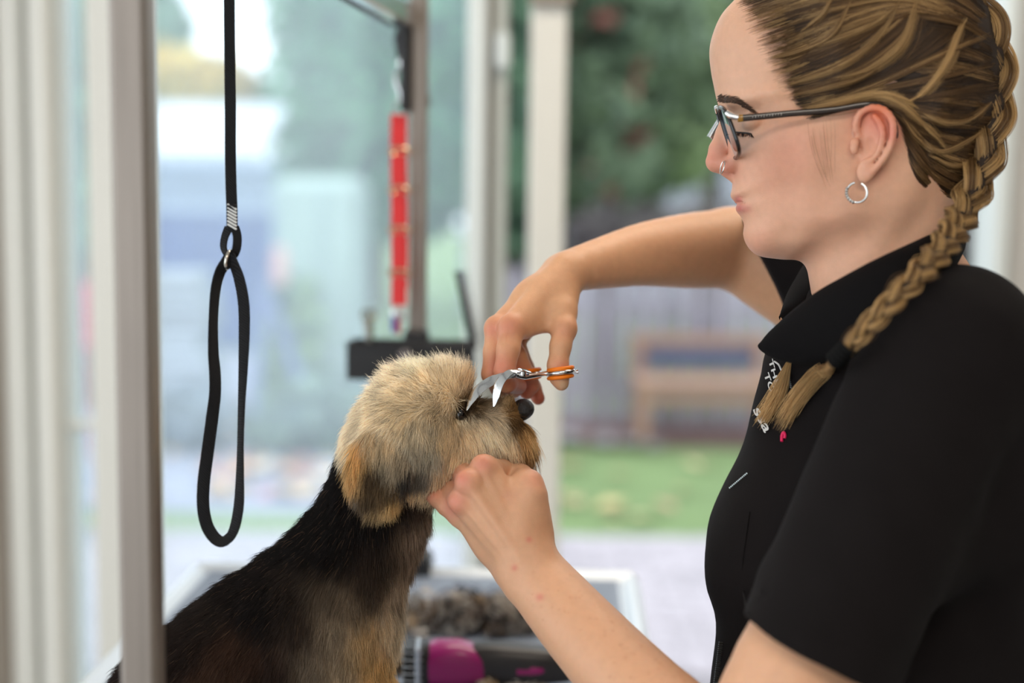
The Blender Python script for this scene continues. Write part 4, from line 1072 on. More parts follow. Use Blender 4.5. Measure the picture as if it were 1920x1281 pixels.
def f_far_hand(P):
    h = cone(P, cpt(1058, 512, 1.338), cpt(960, 617, 1.288), 17 * mm, 12.4 * mm)
    h = smin(h, cone(P, cpt(1045, 516, 1.352), cpt(933, 617, 1.303), 16.5 * mm, 11.4 * mm), 0.006)
    h = smin(h, cone(P, cpt(1048, 520, 1.366), cpt(945, 630, 1.325), 15 * mm, 11 * mm), 0.006)
    h = smin(h, cone(P, cpt(1052, 526, 1.376), cpt(964, 640, 1.345), 14 * mm, 10.5 * mm), 0.006)
    h = smin(h, ell(P, cpt(1015, 568, 1.330), (27 * mm, 24 * mm, 20 * mm)), 0.012)
    h = smin(h, ell(P, cpt(957, 612, 1.284), (11 * mm, 11 * mm, 9.5 * mm)), 0.005)
    h = smin(h, ell(P, cpt(930, 614, 1.299), (10 * mm, 10.5 * mm, 9.5 * mm)), 0.005)
    t = chain(P, [pr(1055, 535, 1.335, 17), pr(1052, 585, 1.312, 14.5), pr(1058, 617, 1.298, 11.2), pr(1051, 650, 1.290, 9.4), pr(1046, 686, 1.286, 9.2), pr(1049, 708, 1.285, 8.4), pr(1053, 720, 1.285, 6.2)], 0.004)
    h = smin(h, t, 0.010)
    h = smin(h, cone(P, cpt(1040, 596, 1.312), cpt(985, 612, 1.300), 10 * mm, 10 * mm), 0.012)   # web
    d = h
    fi = chain(P, [pr(959, 618, 1.288, 12), pr(953, 655, 1.277, 10.3), pr(946, 696, 1.275, 9.4), pr(951, 718, 1.287, 8.6), pr(972, 724, 1.312, 7.6)], 0.003)
    fm = chain(P, [pr(932, 619, 1.303, 11), pr(926, 660, 1.296, 9.5), pr(921, 702, 1.296, 8.8), pr(936, 727, 1.310, 8.2), pr(965, 731, 1.330, 7.4)], 0.003)
    fr = chain(P, [pr(948, 632, 1.325, 10.6), pr(970, 668, 1.325, 9), pr(986, 703, 1.328, 8.4), pr(996, 722, 1.335, 7.6), pr(988, 735, 1.338, 7)], 0.003)
    fp = chain(P, [pr(965, 642, 1.345, 10), pr(985, 690, 1.356, 8.2), pr(1000, 728, 1.356, 7.4), pr(1009, 747, 1.352, 6.4)], 0.003)
    for q in (fi, fm): d = smin(d, q, 0.003)
    for q in (fr, fp): d = smin(d, q, 0.002)
    return d
def f_trunk(P):
    N = P.copy(); N[:, 2] = DP - np.abs(N[:, 2] - DP)
    d = ell(P, cpt(1720, 1040, DP), (90 * mm, 290 * mm, 85 * mm))
    d = smin(d, cone(N, cpt(1675, 600, DP), cpt(1770, 760, DP - .11), 40 * mm, 36 * mm), 0.05)
    return d
def boxed(f, lo, hi):
    lo = np.array(lo); hi = np.array(hi)
    def g(P):
        a = P.min(0); b = P.max(0)
        gap = np.maximum(np.maximum(lo - b, a - hi), 0)
        if gap.max() > 0.03: 
            return np.full(len(P), np.linalg.norm(gap), np.float32)
        return f(P)
    return g
def bbox_of(pts, pad):
    P = np.array(pts); return P.min(0) - pad, P.max(0) + pad
BB_H = bbox_of([hp(1310, -110, -190), hp(1870, 600, 190)], 0.01)
BB_N = bbox_of([cpt(790, 830, 1.20), cpt(1800, 1500, 1.02), cpt(1800, 800, 1.16), cpt(790, 1000, 1.33)], 0.06)
BB_F = bbox_of([cpt(900, 380, 1.25), cpt(1660, 760, 1.50), cpt(900, 380, 1.40)], 0.06)
_hn = lambda P: smin(f_head(P), f_neck(P), 0.016)
def run(name, f, bb, h):
    lo, hi = bb; return surface(f, lo, hi, h)
parts_ = [run('head', lambda P: _hn(P), BB_H, 1.5 * mm),
          run('near', f_near_arm, BB_N, 1.6 * mm),
          run('far', f_far_arm, BB_F, 1.6 * mm),
          run('trunk', f_trunk, bbox_of([cpt(1500, 500, 1.05), cpt(1980, 1640, 1.45)], 0.06), 6 * mm)]
V = np.vstack([p[0] for p in parts_]); off = np.cumsum([0] + [len(p[0]) for p in parts_]); F = np.vstack([p[1] + o for p, o in zip(parts_, off)])
print('body verts', len(V))
# skin colour: blush where blood shows, nails paler
def blotch(px, py, r, P):
    q = np.stack([960 + P[:, 0] / P[:, 2] * FPX, 640.5 + P[:, 1] / P[:, 2] * FPX], -1)
    return np.exp(-((q[:, 0] - px) ** 2 + (q[:, 1] - py) ** 2) / (2 * r * r))
base = np.array(srgb(222, 172, 142)); red = np.array(srgb(214, 128, 108)); pale = np.array(srgb(228, 186, 156)); tan = np.array(srgb(216, 160, 116))
C = np.tile(base, (len(V), 1))
def mixc(w, c, a=1.0):
    global C
    w = np.clip(w * a, 0, 1)[:, None]; C = C * (1 - w) + np.array(c) * w
hd = np.arange(len(V)) < off[1]; na = (np.arange(len(V)) >= off[1]) & (np.arange(len(V)) < off[2]); fa = (np.arange(len(V)) >= off[2]) & (np.arange(len(V)) < off[3])
mixc(fa * 1.0, tan, 0.75); mixc(na * 1.0, tan, 0.45)
nz = vnoise(V @ np.array([[.6, .64, .48], [-.8, .48, .36], [0, -.6, .8]]), 140, 2)
for (px, py, r, a) in ((1332, 300, 18, .55), (1366, 318, 14, .6), (1460, 320, 55, .28), (1490, 270, 40, .25), (1645, 215, 26, .95), (1672, 250, 16, .75), (1630, 250, 40, .35), (1640, 320, 18, .3), (1415, 460, 28, .25), (1560, 420, 60, .12), (1356, 280, 26, .4)):
    mixc(hd * blotch(px, py, r, V), red, a)
mixc(hd * blotch(1650, 205, 18, V), srgb(226, 120, 70), 0.55)
mixc(hd * np.maximum(blotch(1384, 375, 6, V), blotch(1386, 390, 7, V)) * (np.abs(V[:, 2] - DP) < 22 * mm), srgb(190, 92, 92), 0.8)
mixc(hd * blotch(1400, 392, 7, V), srgb(190, 100, 96), 0.45)
for (px, py, r, a) in ((904, 868, 15, .7), (866, 897, 15, .8), (853, 938, 16, .7), (845, 960, 14, .5), (805, 925, 14, .8), (1005, 895, 16, .4), (992, 1012, 4, .8), (965, 1065, 4, .8), (1012, 1120, 5, .8), (955, 930, 12, .2)):
    mixc(na * blotch(px, py, r, V), red, a)
for (px, py, r, a) in ((955, 612, 18, .55), (920, 618, 14, .6), (1060, 620, 16, .3), (925, 690, 22, .5), (950, 690, 22, .5), (985, 728, 22, .9), (1012, 750, 12, .9), (1050, 690, 14, .5)):
    mixc(fa * blotch(px, py, r, V), srgb(206, 112, 92), a)
mixc(fa * blotch(1056, 722, 6, V) * (V[:, 2] < 1.2845), srgb(206, 172, 140), 0.8)       # thumb nail
Vn_ = V[off[1]:off[2]]; Cn_ = C[off[1]:off[2]]
for i in range(90):          # freckles along the near forearm
    t = RNG.random(); px = 1030 + 260 * t + RNG.normal(0, 30); py = 1100 + 190 * t + RNG.normal(0, 30)
    w = blotch(px, py, RNG.uniform(1.2, 2.6), Vn_)[:, None] * RNG.uniform(.08, .3)
    Cn_ = Cn_ * (1 - w) + np.array(srgb(176, 108, 72)) * w
C[off[1]:off[2]] = Cn_
C = C * (1 + 0.025 * nz[:, None])
M_skin = mat('skin', attr='Col', rough=0.48, spec=0.4, sss=0.25, sss_rad=(0.006,), noise=0.07, nscale=180, bump=0.12, bscale=900)
body = mesh_obj('body', c2w(V), F, M_skin, PERSON, True, C)
# ================================================================== tunic, trousers
DT = 1.27
torso = Relief([(1580, 480), (1510, 560), (1462, 620), (1440, 660), (1432, 700), (1413, 760), (1395, 830), (1365, 900), (1342, 960), (1330, 1015), (1327, 1065), (1332, 1108), (1345, 1148), (1349, 1195), (1340, 1281), (1330, 1400), (1325, 1640),
                (1990, 1640), (2000, 1200), (1965, 900), (1910, 720), (1850, 600), (1780, 520), (1700, 480), (1640, 470)],
               [(1480, 640, 110, 110), (1425, 760, 170, 150), (1362, 1000, 230, 170), (1350, 1200, 215, 170), (1340, 1500, 240, 190), (1600, 700, 270, 180), (1700, 1000, 270, 230), (1900, 900, 240, 220), (1640, 520, 130, 110), (1800, 600, 200, 150), (1950, 1300, 250, 230), (1560, 560, 130, 110), (1500, 850, 240, 180)],
               DT, sig=90, step=3, smooth=3)
SA, SB = cpt(1768, 690, 1.115), cpt(1530, 1222, 1.06); sdir = (SB - SA) / np.linalg.norm(SB - SA)
FA, FB = cpt(1640, 560, 1.385), cpt(1470, 505, 1.46)
fn = np.array([-0.93, 0.37, 0.0]); fpl = cpt(1437, 545, 1.45)
def folds(P):
    a = np.stack([P[:, 0] * 22 + P[:, 1] * 9, P[:, 1] * 8 - P[:, 0] * 5, P[:, 2] * 14], 1)
    b = np.stack([P[:, 0] * 38 - P[:, 1] * 22, P[:, 1] * 12 + P[:, 0] * 12, P[:, 2] * 25], 1)
    return 2.8 * mm * vnoise(a, 1.0, 4) + 1.4 * mm * vnoise(b, 1.0, 5)
def f_shirt(P):
    d = torso.f(P)
    N = P.copy(); N[:, 2] = DT - np.abs(N[:, 2] - DT)
    d = smin(d, cone(P, cpt(1715, 560, 1.22), cpt(1795, 665, 1.135), 44 * mm, 58 * mm), 0.04)
    d = smin(d, cone(P, cpt(1795, 680, 1.125), cpt(1830, 900, 1.18), 60 * mm, 88 * mm), 0.05)
    s = cone(P, SA, SB + sdir * 0.07, 64 * mm, 61 * mm)
    s = smin(s, cone(P, SA + np.array([0.02, 0.10, 0.03]), SB - sdir * 0.03 + np.array([0.0, 0.0, 0.03]), 60 * mm, 52 * mm), 0.02)
    pl = (P - hem_p) @ hem_n
    s = s - 0.0012 * np.clip(1 - np.abs(pl + 0.010) / 0.012, 0, 1) ** 0.5   # turned hem
    s = smax(s, pl, 0.003)
    inner = cone(P, SB - sdir * 0.05, SB + sdir * 0.08, 51 * mm, 55.5 * mm)
    s = smax(s, -inner, 0.003)
    d = smin(d, s, 0.022)
    t = smin(cone(P, cpt(1650, 540, 1.33), FA, 46 * mm, 56 * mm), cone(P, FA, FB - 0 * FA + np.array([-0.03, 0, 0]), 58 * mm, 57 * mm), 0.03)
    t = smax(t, (P - np.asarray(fpl, np.float32)) @ fn.astype(np.float32), 0.003)
    t = smax(t, -cone(P, FB + (FA - FB) * 0.25, FB + (FB - FA) * 0.6, 49 * mm, 53 * mm), 0.003)
    d = smin(d, t, 0.03)
    nr = np.abs(d) < 0.02
    if nr.any(): d[nr] = d[nr] + folds(P[nr])
    # opening for the neck
    d = smax(d, -cone(P, hp(1655, 400, 0), hp(1672, 540, 0), 62 * mm, 60 * mm), 0.006)
    return d
_h1, _h2, _h3 = cpt(1400, 1160, 1.075), cpt(1540, 1247, 1.005), cpt(1668, 1281, 1.06); hem_n = np.cross(_h2 - _h1, _h3 - _h1); hem_n = hem_n / np.linalg.norm(hem_n); hem_n = (hem_n if hem_n[1] > 0 else -hem_n).astype(np.float32); hem_p = _h1.astype(np.float32)
_a = sdir; _b = np.cross(_a, [0, 0, 1.0]); _b /= np.linalg.norm(_b); hem_R = np.stack([_b, _a, np.cross(_b, _a)], 1)
Vs_, Fs_ = surface(f_shirt, *bbox_of([cpt(1300, 440, 1.0), cpt(2080, 1640, 1.0), cpt(2080, 1640, 1.5), cpt(1300, 420, 1.55)], 0.02), 2.6 * mm)
M_cloth = mat('black_cotton', srgb(23, 19, 19), 0.9, spec=0.12, noise=0.15, nscale=30, bump=0.25, bscale=1400, sheen=0.01)
M_cloth2 = mat('black_nylon', srgb(17, 16, 17), 0.45, spec=0.4, noise=0.1, nscale=30, bump=0.2, bscale=300)
SHIRT = mesh_obj('tunic', c2w(Vs_), Fs_, M_cloth, PERSON, True)
SHIRT['label'] = 'black short-sleeved grooming tunic with turn-down collar'
def band(name, A, B, n, k, bulge, thick, m, parent, label=None):
    """strip between two camera-space curves, bulged towards the camera, with thickness"""
    A = smooth_path(A, n); B = smooth_path(B, n); T = np.linspace(0, 1, k)[None, :, None]
    G = A[:, None] * (1 - T) + B[:, None] * T
    nv = np.cross(np.gradient(G, axis=0), np.gradient(G, axis=1)); nv /= np.linalg.norm(nv, axis=2, keepdims=True) + 1e-12
    if (nv[..., 2].mean()) > 0: nv = -nv
    G = G + nv * bulge * (4 * T * (1 - T))
    ed = np.minimum(1, np.minimum(np.arange(n), np.arange(n)[::-1])[:, None, None] / 3.0) * np.minimum(1, 0.35 + np.minimum(np.arange(k), np.arange(k)[::-1])[None, :, None] / 2.0)
    O = G + nv * thick / 2 * ed; I = G - nv * thick / 2 * ed
    V = np.vstack([O.reshape(-1, 3), I.reshape(-1, 3)]); F = []; o = n * k
    for i in range(n - 1):
        for j in range(k - 1):
            a, b, c, d = i * k + j, i * k + j + 1, (i + 1) * k + j + 1, (i + 1) * k + j
            F.append((a, b, c, d)); F.append((o + d, o + c, o + b, o + a))
    per = [i * k for i in range(n)] + [(n - 1) * k + j for j in range(1, k)] + [i * k + k - 1 for i in range(n - 2, -1, -1)] + [j for j in range(k - 2, 0, -1)]
    for p, q in zip(per, per[1:] + per[:1]): F.append((q, p, o + p, o + q))
    ob = mesh_obj(name, c2w(V), F, m, parent, True)
    bm = bmesh.new(); bm.from_mesh(ob.data); bmesh.ops.recalc_face_normals(bm, faces=bm.faces); bm.to_mesh(ob.data); bm.free()
    if label: ob['label'] = label
    return ob
M_collar = mat('black_collar', srgb(13, 11, 12), 0.9, spec=0.12, noise=0.1, nscale=30, bump=0.2, bscale=1400)
band('collar', [cpt(*p) for p in [(1772, 428, 1.25), (1748, 438, 1.185), (1700, 460, 1.145), (1640, 488, 1.135), (1580, 520, 1.145), (1530, 549, 1.165), (1480, 588, 1.19), (1450, 618, 1.212), (1439, 638, 1.222)]],
     [cpt(*p) for p in [(1808, 470, 1.24), (1782, 515, 1.15), (1735, 565, 1.10), (1660, 615, 1.095), (1592, 656, 1.115), (1542, 678, 1.145), (1502, 683, 1.17), (1466, 677, 1.197), (1441, 668, 1.216)]], 60, 12, 0.010, 0.004, M_collar, SHIRT)
band('collar', [cpt(*p) for p in [(1620, 440, 1.36), (1562, 468, 1.335), (1538, 505, 1.305), (1534, 540, 1.275), (1502, 575, 1.25), (1468, 600, 1.235)]],
     [cpt(*p) for p in [(1600, 430, 1.39), (1535, 462, 1.365), (1502, 508, 1.335), (1478, 548, 1.305), (1467, 578, 1.275), (1462, 601, 1.24)]], 40, 8, 0.004, 0.004, M_collar, SHIRT)
# trousers and shoes (below the picture)
hipw = c2w(cpt(1665, 1640, DT)); hx, hy = hipw[0], hipw[1]
def f_trousers(P):
    W = c2w(P)
    d = ell(W, (hx, hy, 0.86), (0.135, 0.175, 0.16))
    for s_ in (-1, 1):
        d = smin(d, cone(W, (hx, hy + s_ * .085, 0.82), (hx - .01, hy + s_ * .09, 0.47), 0.085, 0.062), 0.03)
        d = smin(d, cone(W, (hx - .01, hy + s_ * .09, 0.47), (hx + .02, hy + s_ * .09, 0.07), 0.060, 0.052), 0.02)
    return d
_c = [w2c(np.array([hx + a, hy + b, z])) for a in (-.25, .25) for b in (-.3, .3) for z in (0.0, 1.05)]
Vt, Ft = surface(f_trousers, *bbox_of(_c, 0.0), 9 * mm)
mesh_obj('trousers', c2w(Vt), Ft, mat('trouser_black', srgb(26, 26, 30), 0.85), PERSON, True)
for s_ in (-1, 1):
    pr_ = [(0.001, 0), (0.045, 0), (0.05, 0.02), (0.042, 0.06), (0.03, 0.085), (0.001, 0.09)]
    b = MB().lathe(pr_, (0, 0, 0), 20); b.V = [(hx - 0.04 + v[0] * 2.6, hy + s_ * .09 + v[1], v[2]) for v in b.V]
    b.build('shoe', mat('shoe_black', srgb(30, 30, 32), 0.6), PERSON, smooth=True)

# print on the chest, cords, zips -------------------------------------------------
def on_shirt(px, py, lift=0.0015):
    """march along the sight line onto the tunic's front"""
    px = np.atleast_1d(np.asarray(px, float)); py = np.atleast_1d(np.asarray(py, float))
    d = np.full(px.shape, 1.02)
    for _ in range(60):
        P = np.stack([(px - 960) / FPX * d, (py - 640.5) / FPX * d, d], 1).astype(np.float32)
        d = d + np.clip(f_shirt(P) - lift, -0.01, 0.03) * 0.7
        d = np.minimum(d, 1.36)
    return np.stack([(px - 960) / FPX * d, (py - 640.5) / FPX * d, d], 1)
M_print = mat('white_print', srgb(214, 212, 208), 0.7)
def print_text(txt, org, ex, ey, name='print'):
    """flat lettering laid on the cloth: org pixel, ex / ey pixel vectors of one em"""
    cu = bpy.data.curves.new(name, 'FONT'); cu.body = txt; cu.size = 1.0; cu.resolution_u = 4; cu.offset = 0.02
    o = bpy.data.objects.new(name, cu); COL.objects.link(o); bpy.context.view_layer.update()
    me = bpy.data.meshes.new_from_object(o.evaluated_get(bpy.context.evaluated_depsgraph_get()))
    bpy.data.objects.remove(o)
    co = np.array([v.co[:] for v in me.vertices])
    px = org[0] + co[:, 0] * ex[0] + co[:, 1] * ey[0]; py = org[1] + co[:, 0] * ex[1] + co[:, 1] * ey[1]
    P = on_shirt(px, py, 0.0022); W = c2w(P)
    F = [tuple(p.vertices) for p in me.polygons]; bpy.data.meshes.remove(me)
    return mesh_obj(name, W, F, M_print, SHIRT, False)
print_text('THE P', (1441, 676), (7, 27), (11, -5), 'print')
print_text('TOM', (1432, 702), (9, 25), (13, -6), 'print')
print_text('ssa', (1411, 768), (19, 37), (22, -10), 'print')
def cord(name, pts, r, m, closed=False):
    q = on_shirt([p[0] for p in pts], [p[1] for p in pts], r * 1.0)
    return MB().tube(c2w(smooth_path(q, 24)), r, 8, closed).build(name, m, SHIRT, smooth=True)
cord('print_stroke', [(1452, 678), (1460, 684), (1465, 694), (1469, 697)], 0.0008, M_print)
cord('cord_loop', [(1466, 828), (1466, 818), (1469, 811), (1472, 816), (1471, 822)], 0.0013, mat('pink_cord', srgb(226, 30, 92), 0.6))
M_thread = mat('grey_thread', srgb(120, 126, 128), 0.6)
for i in range(12):
    t = i / 11.0; a = (1477 + 6 * t, 683 + 44 * t)
    cord('stitch', [(a[0] - 1.2, a[1] - 1.2), (a[0] + 1.2, a[1] + 1.2)], 0.0005, M_thread)
M_zip = mat('zip_white', srgb(206, 220, 226), 0.35, spec=0.6); M_zipd = mat('zip_black', srgb(34, 32, 30), 0.4, spec=0.6)
for i in range(13):
    t = i / 12.0
    c = on_shirt([1368 + 32 * t], [915 - 27 * t], 0.0012)[0]
    MB().box(c2w(c), (0.0012, 0.0020, 0.0012), bevel=0.0003).build('zip_tooth', M_zip, SHIRT)
for i in range(20):
    t = i / 19.0
    c = on_shirt([1352 - 10 * t], [1205 + 76 * t], 0.0015)[0]
    MB().box(c2w(c), (0.0042, 0.0030, 0.0012), bevel=0.0004).build('zip_tooth', M_zipd, SHIRT)
cord('seam', [(1405, 960), (1398, 1010), (1392, 1060), (1394, 1110), (1402, 1150)], 0.0007, M_cloth)
# ================================================================== hair
def smooth01(x): x = np.clip(x, 0, 1); return x * x * (3 - 2 * x)
hl = np.array([(1392, -16), (1420, 25), (1450, 75), (1468, 125), (1480, 175), (1490, 208), (1500, 222), (1530, 228), (1556, 228), (1576, 219), (1607, 208), (1640, 214), (1658, 250), (1668, 300), (1684, 345), (1712, 395), (1745, 425), (1800, 430), (1960, 380), (1960, -200), (1380, -200)], float)
class Mask2:
    def __init__(s, poly, step=3.0):
        s.r = Relief.__new__(Relief); r = s.r
        r.Dm = DP; r.step = step; r.u0, r.v0 = poly.min(0) - 90; u1, v1 = poly.max(0) + 90
        r.nu = int((u1 - r.u0) / step) + 2; r.nv = int((v1 - r.v0) / step) + 2
        U, V = np.meshgrid(r.u0 + np.arange(r.nu) * step, r.v0 + np.arange(r.nv) * step, indexing='ij')
        dm = np.full(U.shape, 1e9); ins = np.zeros(U.shape, bool)
        for (x0, y0), (x1, y1) in zip(poly, np.roll(poly, -1, 0)):
            ex, ey = x1 - x0, y1 - y0; t = np.clip(((U - x0) * ex + (V - y0) * ey) / (ex * ex + ey * ey + 1e-9), 0, 1)
            dm = np.minimum(dm, (U - x0 - t * ex) ** 2 + (V - y0 - t * ey) ** 2)
            with np.errstate(divide='ignore', invalid='ignore'): ins ^= ((y0 > V) != (y1 > V)) & (U < ex * (V - y0) / (ey if ey else 1e-9) + x0)
        s.S = (np.sqrt(dm) * np.where(ins, 1, -1)).astype(np.float32)
    def __call__(s, u, v): return s.r.look(s.S, u, v)
hmask = Mask2(smooth_path(np.vstack([hl, hl[:1]]), 120))
def hair_off(u, v):
    """hair thickness in pixels over the scalp"""
    s = hmask(u, v)
    return -7 + 8 * smooth01((s - 18) / 20) + 15 * smooth01((s - 14) / 60) + 10 * smooth01((u - 1640) / 140)
def f_cap(P):
    u, v, c = head.uvc(P)
    n = vnoise(np.stack([u / 40 + v / 60, v / 24 - u / 70, c / 50], 1), 1.0, 9) * 3.0
    return head.f(P) - (hair_off(u, v) + n * (hmask(u, v) > 20)) * kpx
Vh, Fh = surface(f_cap, *bbox_of([hp(1330, -150, -200), hp(1900, 480, 200)], 0.01), 2.4 * mm)
M_hair = mat('hair', attr='Col', rough=0.42, spec=0.5, through=0.25)
M_cap = mat('hair_underlayer', srgb(44, 30, 20), 0.8, noise=0.35, nscale=60)
HAIR = mesh_obj('hair', c2w(Vh), Fh, M_cap, PERSON, True)
HAIR['label'] = 'dark blonde hair pulled back into plaits'
def lay(px, py, lift, side=-1):
    """point over the hair surface seen at a pixel (near side) or its mirror on the far side"""
    px = np.asarray(px, float); py = np.asarray(py, float); c = np.full(px.shape, -120.0)
    for _ in range(5):
        g = 1 + c / FPX; u = 960 + (px - 960) * g; v = 640.5 + (py - 640.5) * g
        c = -(head.half(u, v) + np.maximum(hair_off(u, v), 0) + lift)
    P = head.pt(u, v, c); sh = P.shape; P = P.reshape(-1, 3); L_ = np.broadcast_to(np.asarray(lift, float), px.shape).reshape(-1)
    e = 0.0006
    def fix(i):
        p = P[i:i + 40000].astype(np.float32); l = L_[i:i + 40000]
        for _ in range(2):
            d0 = f_scalp(p); gr = np.stack([f_scalp(p + np.eye(3, dtype=np.float32)[k] * np.float32(e)) - d0 for k in range(3)], 1) / e
            p = p + (gr / ((gr * gr).sum(1, keepdims=True) + .05)) * np.clip(l * kpx - d0, -.004, .008)[:, None]
        return p
    P = np.concatenate(list(POOL.map(fix, range(0, len(P), 40000)))).reshape(sh)
    if side > 0: P[..., 2] = 2 * DP - P[..., 2]
    return P
def f_scalp(P):
    u, v, c = head.uvc(P)
    return head.f(P) - np.maximum(hair_off(u, v), 0) * kpx
HD, HM, HL = np.array(srgb(50, 34, 22)), np.array(srgb(116, 84, 50)), np.array(srgb(218, 178, 120))
def hair_col(t, j):
    """t streak value 0..1 -> colour"""
    t = np.clip(t, 0, 1)[:, None]
    return np.where(t < 0.5, HD + (HM - HD) * t * 2, HM + (HL - HM) * (t * 2 - 1))
def guide_strands(guides, per, K, seed, bright=0.45, lift=(0, 7), side=-1, rad=0.00016, fuzz=2.0, amp=5.0):
    g = np.random.default_rng(seed)
    G = [smooth_path(np.array(q, float), K) for q in guides]; pts = []; cols = []
    for a, (A, B) in enumerate(zip(G[:-1], G[1:])):
        t = g.random(per); T = t[:, None, None]
        uv = A[None] * (1 - T) + B[None] * T
        s0 = g.uniform(0, .2, per); s1 = g.uniform(.8, 1.0, per)
        k = np.linspace(0, 1, K)[None] * (s1 - s0)[:, None] + s0[:, None]
        x = k * (K - 1); i = np.clip(x.astype(int), 0, K - 2); f = (x - i)[..., None]
        uv = np.take_along_axis(uv, i[..., None], 1) * (1 - f) + np.take_along_axis(uv, i[..., None] + 1, 1) * f
        gl = (a + t)                       # position across the guides -> clumps
        clump = np.stack([gl * 9, np.full(per, seed * 3.7), np.zeros(per)], 1)
        n1 = vnoise(clump, 1.0, seed); n2 = vnoise(clump, 3.1, seed + 1)
        ph = k * 2.2
        n3 = vnoise(np.stack([(gl[:, None] * 7 + 0 * k).ravel(), (ph + 0 * k).ravel(), np.zeros(per * K)], 1), 1.0, seed + 2).reshape(per, K)
        uv = uv + np.stack([n3 * amp, np.roll(n3, 3, 0) * 0 + n3 * amp], -1) * np.linspace(0.2, 1, K)[None, :, None] + g.normal(0, fuzz, (per, 1, 2))
        lf = lift[0] + (lift[1] - lift[0]) * (0.5 + 0.5 * n1[:, None]) * np.sin(np.pi * np.clip(k, 0.02, .98)) ** 0.5 * smooth01(k / .35) + g.uniform(-1.5, 1.5, (per, 1)) + 1.5 * n3
        P = lay(uv[..., 0], uv[..., 1], lf, side)
        pts.append(P)
        st = bright + 0.55 * n1 + 0.34 * n2 + g.normal(0, .1, per)  # hair's own streaks, the dark ones also painting shadows among the locks
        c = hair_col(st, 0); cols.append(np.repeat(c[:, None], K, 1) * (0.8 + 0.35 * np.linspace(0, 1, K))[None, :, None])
    P = np.vstack(pts); C = np.vstack(cols); R = np.tile(rad * np.r_[0.35, 0.75, np.ones(K - 3), 0.4], (len(P), 1)) * g.uniform(.7, 1.3, (len(P), 1))
    return P, R, C
gA = [[(1379, -20), (1460, -60), (1570, -80), (1700, -60), (1800, 0)], [(1382, 0), (1450, -25), (1560, -45), (1700, -30), (1800, 20)], [(1418, 35), (1480, 14), (1570, -5), (1690, -10), (1800, 30)], [(1452, 88), (1510, 68), (1580, 38), (1690, 10), (1800, 40)],
      [(1472, 145), (1535, 124), (1610, 88), (1690, 30), (1740, -20)], [(1484, 184), (1560, 168), (1640, 130), (1695, 75), (1722, 5)], [(1497, 203), (1575, 186), (1650, 160), (1740, 118), (1850, 70)]]
gB = [[(1497, 203), (1575, 188), (1650, 168), (1750, 140), (1850, 110)], [(1510, 222), (1575, 203), (1645, 181), (1730, 178), (1800, 160), (1862, 150)], [(1555, 211), (1618, 184), (1685, 192), (1765, 205), (1862, 205)], [(1600, 201), (1645, 184), (1695, 210), (1765, 240), (1858, 262)],
      [(1650, 190), (1692, 214), (1735, 262), (1795, 292), (1852, 300)], [(1685, 218), (1712, 265), (1750, 312), (1800, 335), (1840, 340)], [(1700, 285), (1728, 335), (1768, 368), (1820, 375)], [(1716, 350), (1745, 385), (1785, 408), (1815, 400)]]
gC = [[(1505, 228), (1512, 280), (1535, 335), (1552, 356)], [(1530, 222), (1535, 270), (1548, 320), (1556, 352)], [(1566, 214), (1568, 250), (1566, 290), (1560, 330)]]
gD = [[(1640, -80), (1720, -60), (1790, -20), (1840, 30)], [(1660, -20), (1740, -5), (1800, 20), (1850, 60)], [(1690, 40), (1750, 45), (1810, 60), (1858, 95)], [(1690, 95), (1750, 100), (1810, 110), (1862, 130)], [(1680, 150), (1750, 150), (1810, 155), (1864, 168)], [(1680, 185), (1750, 190), (1810, 195), (1862, 205)], [(1690, 215), (1750, 235), (1810, 245), (1858, 250)], [(1700, 250), (1755, 280), (1810, 295), (1850, 300)], [(1712, 300), (1760, 335), (1805, 350), (1838, 345)], [(1722, 350), (1765, 385), (1800, 400), (1822, 395)]]
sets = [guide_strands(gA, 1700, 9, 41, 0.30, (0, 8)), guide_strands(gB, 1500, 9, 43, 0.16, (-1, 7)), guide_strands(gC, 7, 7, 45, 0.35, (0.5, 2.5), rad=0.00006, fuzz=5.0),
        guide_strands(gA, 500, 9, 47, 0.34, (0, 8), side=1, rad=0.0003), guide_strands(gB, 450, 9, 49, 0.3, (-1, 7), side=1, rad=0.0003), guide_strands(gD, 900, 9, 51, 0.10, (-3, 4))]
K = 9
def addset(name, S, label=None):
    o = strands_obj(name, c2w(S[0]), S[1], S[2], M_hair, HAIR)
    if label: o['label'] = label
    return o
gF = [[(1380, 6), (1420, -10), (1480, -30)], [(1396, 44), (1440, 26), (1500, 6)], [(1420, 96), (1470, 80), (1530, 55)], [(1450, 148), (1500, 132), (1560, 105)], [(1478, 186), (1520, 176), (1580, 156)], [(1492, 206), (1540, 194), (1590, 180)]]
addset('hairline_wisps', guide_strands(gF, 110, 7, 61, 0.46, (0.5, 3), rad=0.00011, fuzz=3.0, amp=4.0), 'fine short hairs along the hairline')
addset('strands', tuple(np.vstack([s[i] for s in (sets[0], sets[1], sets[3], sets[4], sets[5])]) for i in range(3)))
addset('sideburn', sets[2], 'fine wisps of hair in front of the ear')
